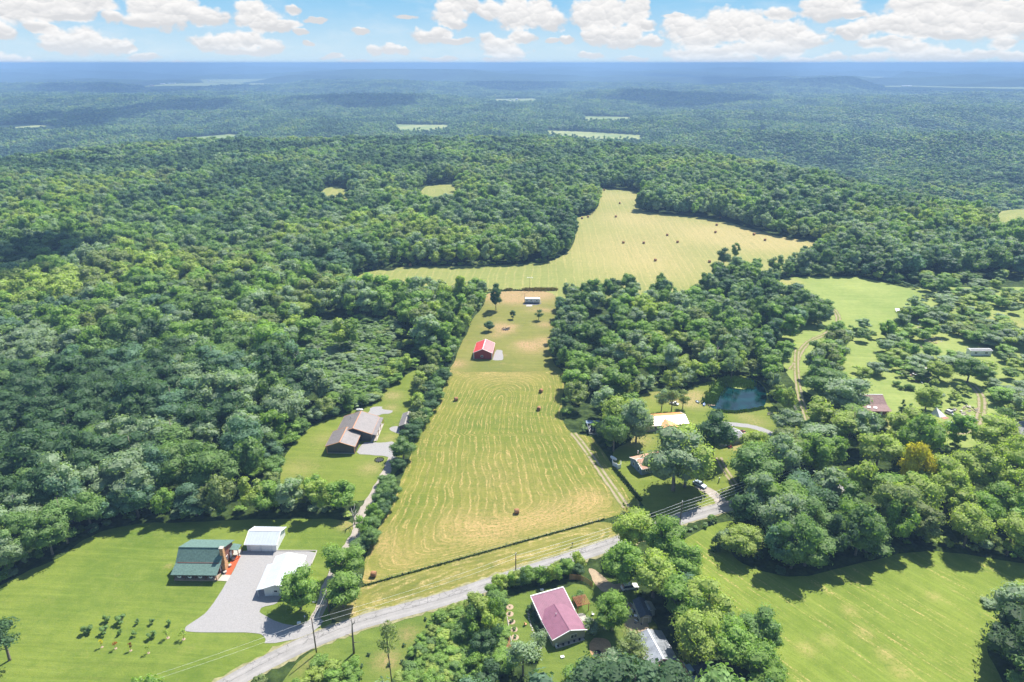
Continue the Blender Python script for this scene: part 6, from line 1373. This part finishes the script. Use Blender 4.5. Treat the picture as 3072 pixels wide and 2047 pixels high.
# plank fence in the garden grove
t = thing('plank_fence', 'golden plank fence curving at the end of the roadside hedge', 'fence')
M_plank = plain('cedar_planks', (.50, .27, .11), .8, .2, 3)
fp = smooth_line(P(c5, (868, 300), (960, 300), (1040, 335), (1100, 378)), 2)
for a_, b_ in zip(fp[:-1], fp[1:]):
    L = math.dist(a_, b_); k = max(1, int(L/.2)); an = math.atan2(b_[1]-a_[1], b_[0]-a_[0])
    for j in range(k): box('plank', t, M_plank, (a_[0]+(b_[0]-a_[0])*(j+.5)/k, a_[1]+(b_[1]-a_[1])*(j+.5)/k, .85), (.17, .03, 1.7), an)
t = thing('rail_fence', 'grey wooden rail fence right of the pond lawn', 'fence'); fr_ = smooth_line(P(c7, (1275, 640), (1330, 730), (1395, 840), (1468, 955)), 1)
dd = [fr_[0]]
for a_, b_ in zip(fr_[:-1], fr_[1:]):
    k = max(1, round(math.dist(a_, b_)/2.4)); dd += [(a_[0]+(b_[0]-a_[0])*j/k, a_[1]+(b_[1]-a_[1])*j/k) for j in range(1, k+1)]
for q in dd: box('post', t, M_bare, (*q, .7), (.15, .15, 1.4))
for a_, b_ in zip(dd[:-1], dd[1:]):
    for z in (.45, .85, 1.25): beam('rail', t, M_bare, (*a_, z), (*b_, z), .05, .14)
# stone edging path in the garden
t = thing('stone_edging', 'curved row of pale stones along the garden left of the plum-roofed house', 'edging')
se = smooth_line(P(c5, (530, 530), (480, 560), (455, 610), (460, 690), (480, 760), (510, 850), (545, 930), (588, 1000)), 2); g = random.Random(5)
bm = bmesh.new(); bmesh.ops.create_icosphere(bm, subdivisions=1, radius=.3); sm_ = bpy.data.meshes.new('stone'); bm.to_mesh(sm_); bm.free(); sm_.materials.append(M_conc)
for a_, b_ in zip(se[:-1], se[1:]):
    k = max(1, round(math.dist(a_, b_)/.5))
    for j in range(k):
        o = link('stone', sm_, t, (a_[0]+(b_[0]-a_[0])*j/k+g.uniform(-.1, .1), a_[1]+(b_[1]-a_[1])*j/k+g.uniform(-.1, .1), .08), (0, 0, g.uniform(0, 3))); o.scale = (g.uniform(.7, 1.2), g.uniform(.7, 1.1), g.uniform(.35, .6))
tag(beam('timber_beam', None, M_bare, (*c5(240, 680), .15), (*c5(292, 985), .15), .16, .2), 'long pale rail on the ground left of the mulch beds', 'rail')
def fire_ring(q, label, r_=1.0):
    t = thing('fire_ring', label, 'fire pit', (q[0], q[1], .1))
    for k in range(12): a = 2*math.pi*k/12; box('ring_stone', t, M_dark, (r_*math.cos(a), r_*math.sin(a), .15), (.42, .26, .3), a+math.pi/2)
    cyl('ash', t, M_black, (0, 0, .04), r_*.8, .08, 12)
fire_ring(c5(1155, 1055), 'round fire pit on the mulch circle', .85); fire_ring(c3(1060, 725), 'dark ring of stones beside the pale drive', 1.5); fire_ring(c4(748, 845), 'burnt fire site with logs between the small trees', 2.0)
q = c4(748, 845)
for k in range(6): tag(beam('log', None, M_wood, (q[0]-2+k*.6, q[1]-1.5+k*.5, .35), (q[0]+k*.5, q[1]+.5+k*.35, .5), .28), 'charred log on the burnt fire site, '+['first', 'second', 'third', 'fourth', 'fifth', 'sixth'][k]+' from left', 'log', 'logs on the burnt fire site')

# --- vehicles
def car(q, rz, col, label, kind='car', L=4.7, cat='car', s_=1.0):
    t = thing('parked_'+('truck' if kind == 'truck' else 'car'), label, cat, (q[0], q[1], 0), rz); t.scale = (s_,)*3
    m = plain('car_paint', col, .3, .04, 1, spec=.6); hw = .88
    prof = [(-L/2, .35), (-L/2, .80), (-L/2+.25, .95), (-L*.12 if kind == 'truck' else -L/2+.9, 1.0), (L/2-1.35, .98), (L/2-.2, .82), (L/2, .62), (L/2, .35)]
    V_ = [(x, y, z) for y in (-hw, hw) for x, z in prof]; n_ = len(prof)
    F_ = [tuple(range(n_)), tuple(range(2*n_-1, n_-1, -1))]+[(i, n_+i, n_+(i+1) % n_, (i+1) % n_) for i in range(n_)]
    bm = bmesh.new(); vs = [bm.verts.new(v) for v in V_]
    for f in F_: bm.faces.new([vs[i] for i in f])
    bmesh.ops.recalc_face_normals(bm, faces=bm.faces); bmesh.ops.bevel(bm, geom=bm.edges[:], offset=.06, segments=2, affect='EDGES'); me = bpy.data.meshes.new('body'); bm.to_mesh(me); bm.free(); me.materials.append(m); link('body', me, t)
    c0, c1_ = ((-.2, 1.35) if kind == 'truck' else (-L/2+.5, .95) if kind == 'car' else (-L/2+.2, .95)); top = 1.45 if kind == 'car' else 1.7
    V_ = [(c0, -hw+.04, .98), (c1_, -hw+.04, .98), (c1_-.55, -hw+.2, top-.04), (c0+.35, -hw+.2, top-.04), (c0, hw-.04, .98), (c1_, hw-.04, .98), (c1_-.55, hw-.2, top-.04), (c0+.35, hw-.2, top-.04)]
    link('windows', mesh('windows', V_, [(0, 1, 2, 3), (7, 6, 5, 4), (1, 5, 6, 2), (4, 0, 3, 7), (3, 2, 6, 7)], M_glass), t)
    box('cabin_roof', t, m, ((c0+c1_)/2-.1, 0, top), (c1_-c0-.95, 1.42, .07), bevel=.03)
    for x_ in (-L/2+.85, L/2-.85):
        for y_ in (-hw+.02, hw-.02):
            w_ = cyl('wheel', t, M_black, (x_, y_, .34), .34, .22, 14, rot=(R(90), 0, 0)); cyl('rim', w_, M_steel, (0, 0, 0), .2, .24, 10)
    for y_ in (-.62, .62): box('headlight', t, M_white, (L/2+.0, y_, .66), (.06, .3, .14)); box('tail_light', t, M_redwall, (-L/2-.01, y_, .75), (.05, .25, .16))
    if kind == 'truck': box('cargo_bed', t, M_dark, (-L/2+.95, 0, 1.0), (1.6, 1.45, .06))
    return t
car(c8(1150, 1402), R(-24+180), (.72, .73, .72), 'long white car parked by the dirt yard track', L=5.0)
car(c8(1308, 1290), R(-65), (.5, .5, .5), 'rusting pale car wreck near the timber piles', 'van', s_=.9); car(c8(1312, 1372), R(-15), (.25, .27, .30), 'grey car with dark windows beside the yard track bushes', s_=.9)
car(c5(1475, 390), R(12), (.72, .73, .72), 'white car half hidden under the grove trees', 'van'); car(c7(752, 1035), R(-20), (.05, .25, .62), 'car covered in bright blue beside the low grey house', s_=.95)
car(c7(705, 975), R(-70), (.42, .05, .05), 'small red vehicle behind the right end of the low grey house', 'truck', s_=.6); car(c7(815, 1040), R(-10), (.40, .08, .06), 'little red trailer-like vehicle right of the blue-covered car', 'truck', s_=.5)
car(c6(1250, 965), R(-50), (.42, .50, .60), 'light blue car under the maple at the head of the drive'); car(c5(2090, 1270), R(-72), (.40, .50, .56), 'pale blue car beside the farmhouse', 'van'); car(c5(2010, 1210), R(-68), (.48, .52, .56), 'silver car squeezed against the farmhouse gable', s_=.9)
car(c6(1010, 200), R(-30), (.7, .7, .68), 'white vehicle parked between the thin trees behind the long house', 'truck', s_=.8); car(c8(1860, 1340), R(10), (.6, .6, .6), 'white vehicle by the house at the right edge', s_=.9)
def mower(q, rz, label):
    t = thing('riding_mower', label, 'lawn mower', (q[0], q[1], 0), rz); m = plain('mower_red', (.45, .05, .04), .4); box('hood', t, m, (.55, 0, .62), (.8, .6, .4), bevel=.05); box('deck', t, m, (0, 0, .3), (1.1, 1.1, .18), bevel=.04); box('seat', t, M_dark, (-.35, 0, .75), (.45, .45, .35), bevel=.04)
    for x_, r_ in ((.7, .22), (-.5, .33)):
        for y_ in (-.5, .5): cyl('wheel', t, M_black, (x_, y_, r_), r_, .22, 12, rot=(R(90), 0, 0))
    beam('steering_column', t, M_dark, (.15, 0, .7), (-.05, 0, 1.1), .06)
mower(c7(545, 1150), R(15), 'red riding mower on the grass before the low grey house')
# boats by the pond, bench, mailboxes, bins, play things
def boat(q, rz, label, col, L=3.2):
    V_, F_ = [], []; st = [(-L/2, .30, .25), (-L*.3, .48, .12), (0, .52, .08), (L*.3, .40, .12), (L/2, .05, .3)]
    for x_, w_, z_ in st: V_ += [(x_, -w_, .5), (x_, -w_*.6, z_), (x_, w_*.6, z_), (x_, w_, .5)]
    for i in range(4):
        for k in range(3): F_.append((i*4+k, i*4+4+k, i*4+5+k, i*4+1+k))
    F_ += [(0, 1, 2, 3)]; V_ += [(v[0]*.9, v[1]*.8, .42) for v in V_[0::4]]+[(v[0]*.9, v[1]*.8, .42) for v in V_[3::4]]
    t = thing('rowing_boat', label, 'boat', (q[0], q[1], 0), rz); m = plain('boat_hull', col, .4); link('hull', mesh('hull', V_[:20], F_, m), t); b = 0
    box('seat', t, M_white, (0, 0, .42), (.3, .9, .05)); box('seat', t, M_white, (-L*.28, 0, .42), (.3, .85, .05))
boat(c7(245, 645), R(70), 'bright blue boat pulled up on the left bank of the pond', (.04, .18, .55)); boat(c7(165, 618), R(120), 'small pale blue boat lying left of the bright blue one', (.30, .45, .65), 2.2)
t = thing('jetty', 'little wooden landing stage on the left side of the pond', 'jetty', (*c7(292, 655), 0), R(-8))
for k in range(7): box('plank', t, M_wood, (k*.42, 0, .32), (.36, 1.1, .06))
for x_ in (.2, 2.4):
    for y_ in (-.45, .45): box('post', t, M_wood, (x_, y_, .15), (.12, .12, .5))
t = thing('garden_bench', 'pale bench on the lawn at the right bank of the pond', 'bench', (*c7(1022, 765), 0), R(10))
box('seat', t, M_bare, (0, 0, .45), (2.4, .5, .06)); box('backrest', t, M_bare, (0, .26, .8), (2.4, .06, .5))
for x_ in (-1.1, 1.1): box('leg', t, M_bare, (x_, -.18, .22), (.1, .1, .44)); box('leg', t, M_bare, (x_, .2, .22), (.1, .1, .44))
def mailbox(q, label, m):
    t = thing('mailbox', label, 'mailbox', (q[0], q[1], 0), R(25)); box('post', t, M_wood, (0, 0, .55), (.12, .12, 1.1)); box('body', t, m, (0, 0, 1.25), (.28, .55, .3), bevel=.06); box('flag', t, M_redwall, (.16, .1, 1.38), (.02, .05, .22))
mailbox(c2(1685, 1125), 'mailbox under the tree beside the drive mouth', M_white); mailbox(ch(1875, 635), 'dark mailbox at the road edge in the stubble strip', M_black)
for (c, x, y, lab) in [(c2, 1618, 1160, 'white utility box on the grass under the driveway tree'), (c2, 1785, 930, 'pale slab beside the farm lane entrance'), (c5, 797, 1085, 'square white cover on the garden lawn'), (c5, 590, 408, 'small pale box below the roadside hedge')]:
    q = c(x, y); tag(box('utility_box', None, M_white, (q[0], q[1], .2), (.9, .7, .3), R(12), bevel=.04), lab, 'utility box')
for i, (x, y, m_) in enumerate([(738, 985, M_white), (1115, 860, M_blueshed), (1105, 660, M_white), (425, 760, M_copper), (1220, 800, M_white), (1300, 815, M_conc), (1390, 1020, M_blueshed)]):
    q = c5(x, y); t = thing('garden_c', ['white chair at the left corner of the beige gable', 'dark blue chair near the bushy corner of the plum-roofed house', 'white chair on the grass right of the pergola', 'small orange chair on the lawn beside the stone edging', 'white chair under the star-shaped tree, left one', 'pale chair under the star-shaped tree, right one', 'blue chair at the right rim of the garden lawn'][i], 'chair', (q[0], q[1], 0), R(40*i))
    box('seat', t, m_, (0, 0, .42), (.55, .55, .06)); box('backrest', t, m_, (0, .27, .75), (.55, .06, .6))
    for x_ in (-.22, .22):
        for y_ in (-.22, .22): box('leg', t, m_, (x_, y_, .2), (.06, .06, .4))
q = c6(1430, 935); t = thing('flagpole_figure', 'dark signpost with a small white top on the right lawn', 'post', (*q, 0)); box('post', t, M_dark, (0, 0, .7), (.25, .2, 1.4)); box('top', t, M_white, (.1, 0, 1.7), (.3, .2, .5))
for i, (x, y) in enumerate([(865, 1140), (720, 1318), (475, 1385), (705, 1435), (425, 1465), (610, 1460)]):
    q = ch(x, y); plant('evergreen', q[0], q[1], .5, .9, 'dark green', 'tiny dark shrub on the roadside grass, '+['nearest the road', 'second from the road', 'left of the sparse tree', 'right of the sparse tree', 'lowest at left', 'beside the trunk of the sparse tree'][i], 'shrub', 'shrub', 'tiny shrubs on the roadside grass', var=i)

# --- farms far off in the haze
def far_farm(x, y, w, d, h, col, label, roof=None):
    q = vat(x, y); z = float(height(np.array([q[0]]), np.array([q[1]]))[0])
    t = thing('far_building', label, 'building', (q[0], q[1], z)); gable(t, 0, w, 0, d, h, h*.45, col, roof or M_whiteroof, 'x', .4, None, cap=False); opening(t, 'door', 'front', w/2, 1.6, 3, 3, 0, M_dark, M_dark); return t
for a in [(1172, 236, 32, 16, 7, M_white, 'long white farm building in the clearing far beyond the ridge'), (1160, 233, 14, 12, 6, M_white, 'smaller white building left of the long one in the far clearing'), (1185, 231, 12, 12, 7, M_bluewall, 'blue-grey building behind the long white one in the far clearing'),
          (2072, 206.5, 75, 18, 6, M_white, 'very long white shed on the pale field at far right'), (368, 200, 45, 15, 6, M_white, 'grey-white shed left in the distant farm fields'), (388, 199.5, 60, 18, 6, M_white, 'long white shed beside the first in the distant farm fields'), (478, 193, 25, 15, 8, M_white, 'white farmhouse among round trees in the distance'), (345, 206, 30, 14, 8, M_redwall, 'reddish barn at the left end of the distant farm fields'), (1300, 200, 45, 20, 12, M_white, 'bright white building alone on a distant wooded hill'), (490, 192, 20, 14, 8, M_white, 'second white house in the distant round trees'),
          (1612, 265, 22, 10, 6, M_white, 'small pale house in the hazy wood right of centre'), (1470, 255, 18, 10, 6, M_beige, 'little beige house in the hazy wood'), (1715, 265, 22, 10, 6, M_white, 'white roof peeping from the hazy wood at right')]: far_farm(*a)

# ---- fair-weather clouds overhead (outside the picture), whose shadows drift over the hills
M_cloud = plain('cloud_vapour', (.9, .9, .92), 1.0, .02, .01, spec=0)
g = np.random.default_rng(12)
for i, (x, y, rx, ry) in enumerate([(480, 214, 1150, 850), (300, 268, 260, 560), (70, 305, 230, 170), (1675, 190, 600, 1900), (2290, 392, 130, 95), (110, 622, 48, 62), (1560, 236, 500, 420), (820, 250, 330, 260), (1100, 205, 700, 600), (2100, 215, 800, 700)]):
    q = vat(x, y) if y < 330 else at(x, y); zt = VAL if y < 330 else 0; zc = 1250.0; k = (zc-zt)/math.tan(SUN_EL)
    V_, F_ = [], []; iv, if_ = ICO2
    for j in range(9):
        o = np.array([g.uniform(-.75, .75)*rx, g.uniform(-.7, .7)*ry, g.uniform(0, 60)]); r_ = np.array([rx, ry, min(rx, ry, 320)*.6])*g.uniform(.3, .5)
        F_.append(if_+len(iv)*j); V_.append(o+iv*r_*(1+.1*g.normal(size=(len(iv), 1))))
    o = link('cloud', fast_mesh('cloud', np.concatenate(V_), np.concatenate(F_), M_cloud, True), None, (q[0]+k*math.sin(SUN_AZ), q[1]+k*math.cos(SUN_AZ), zc)); o['kind'] = 'structure'
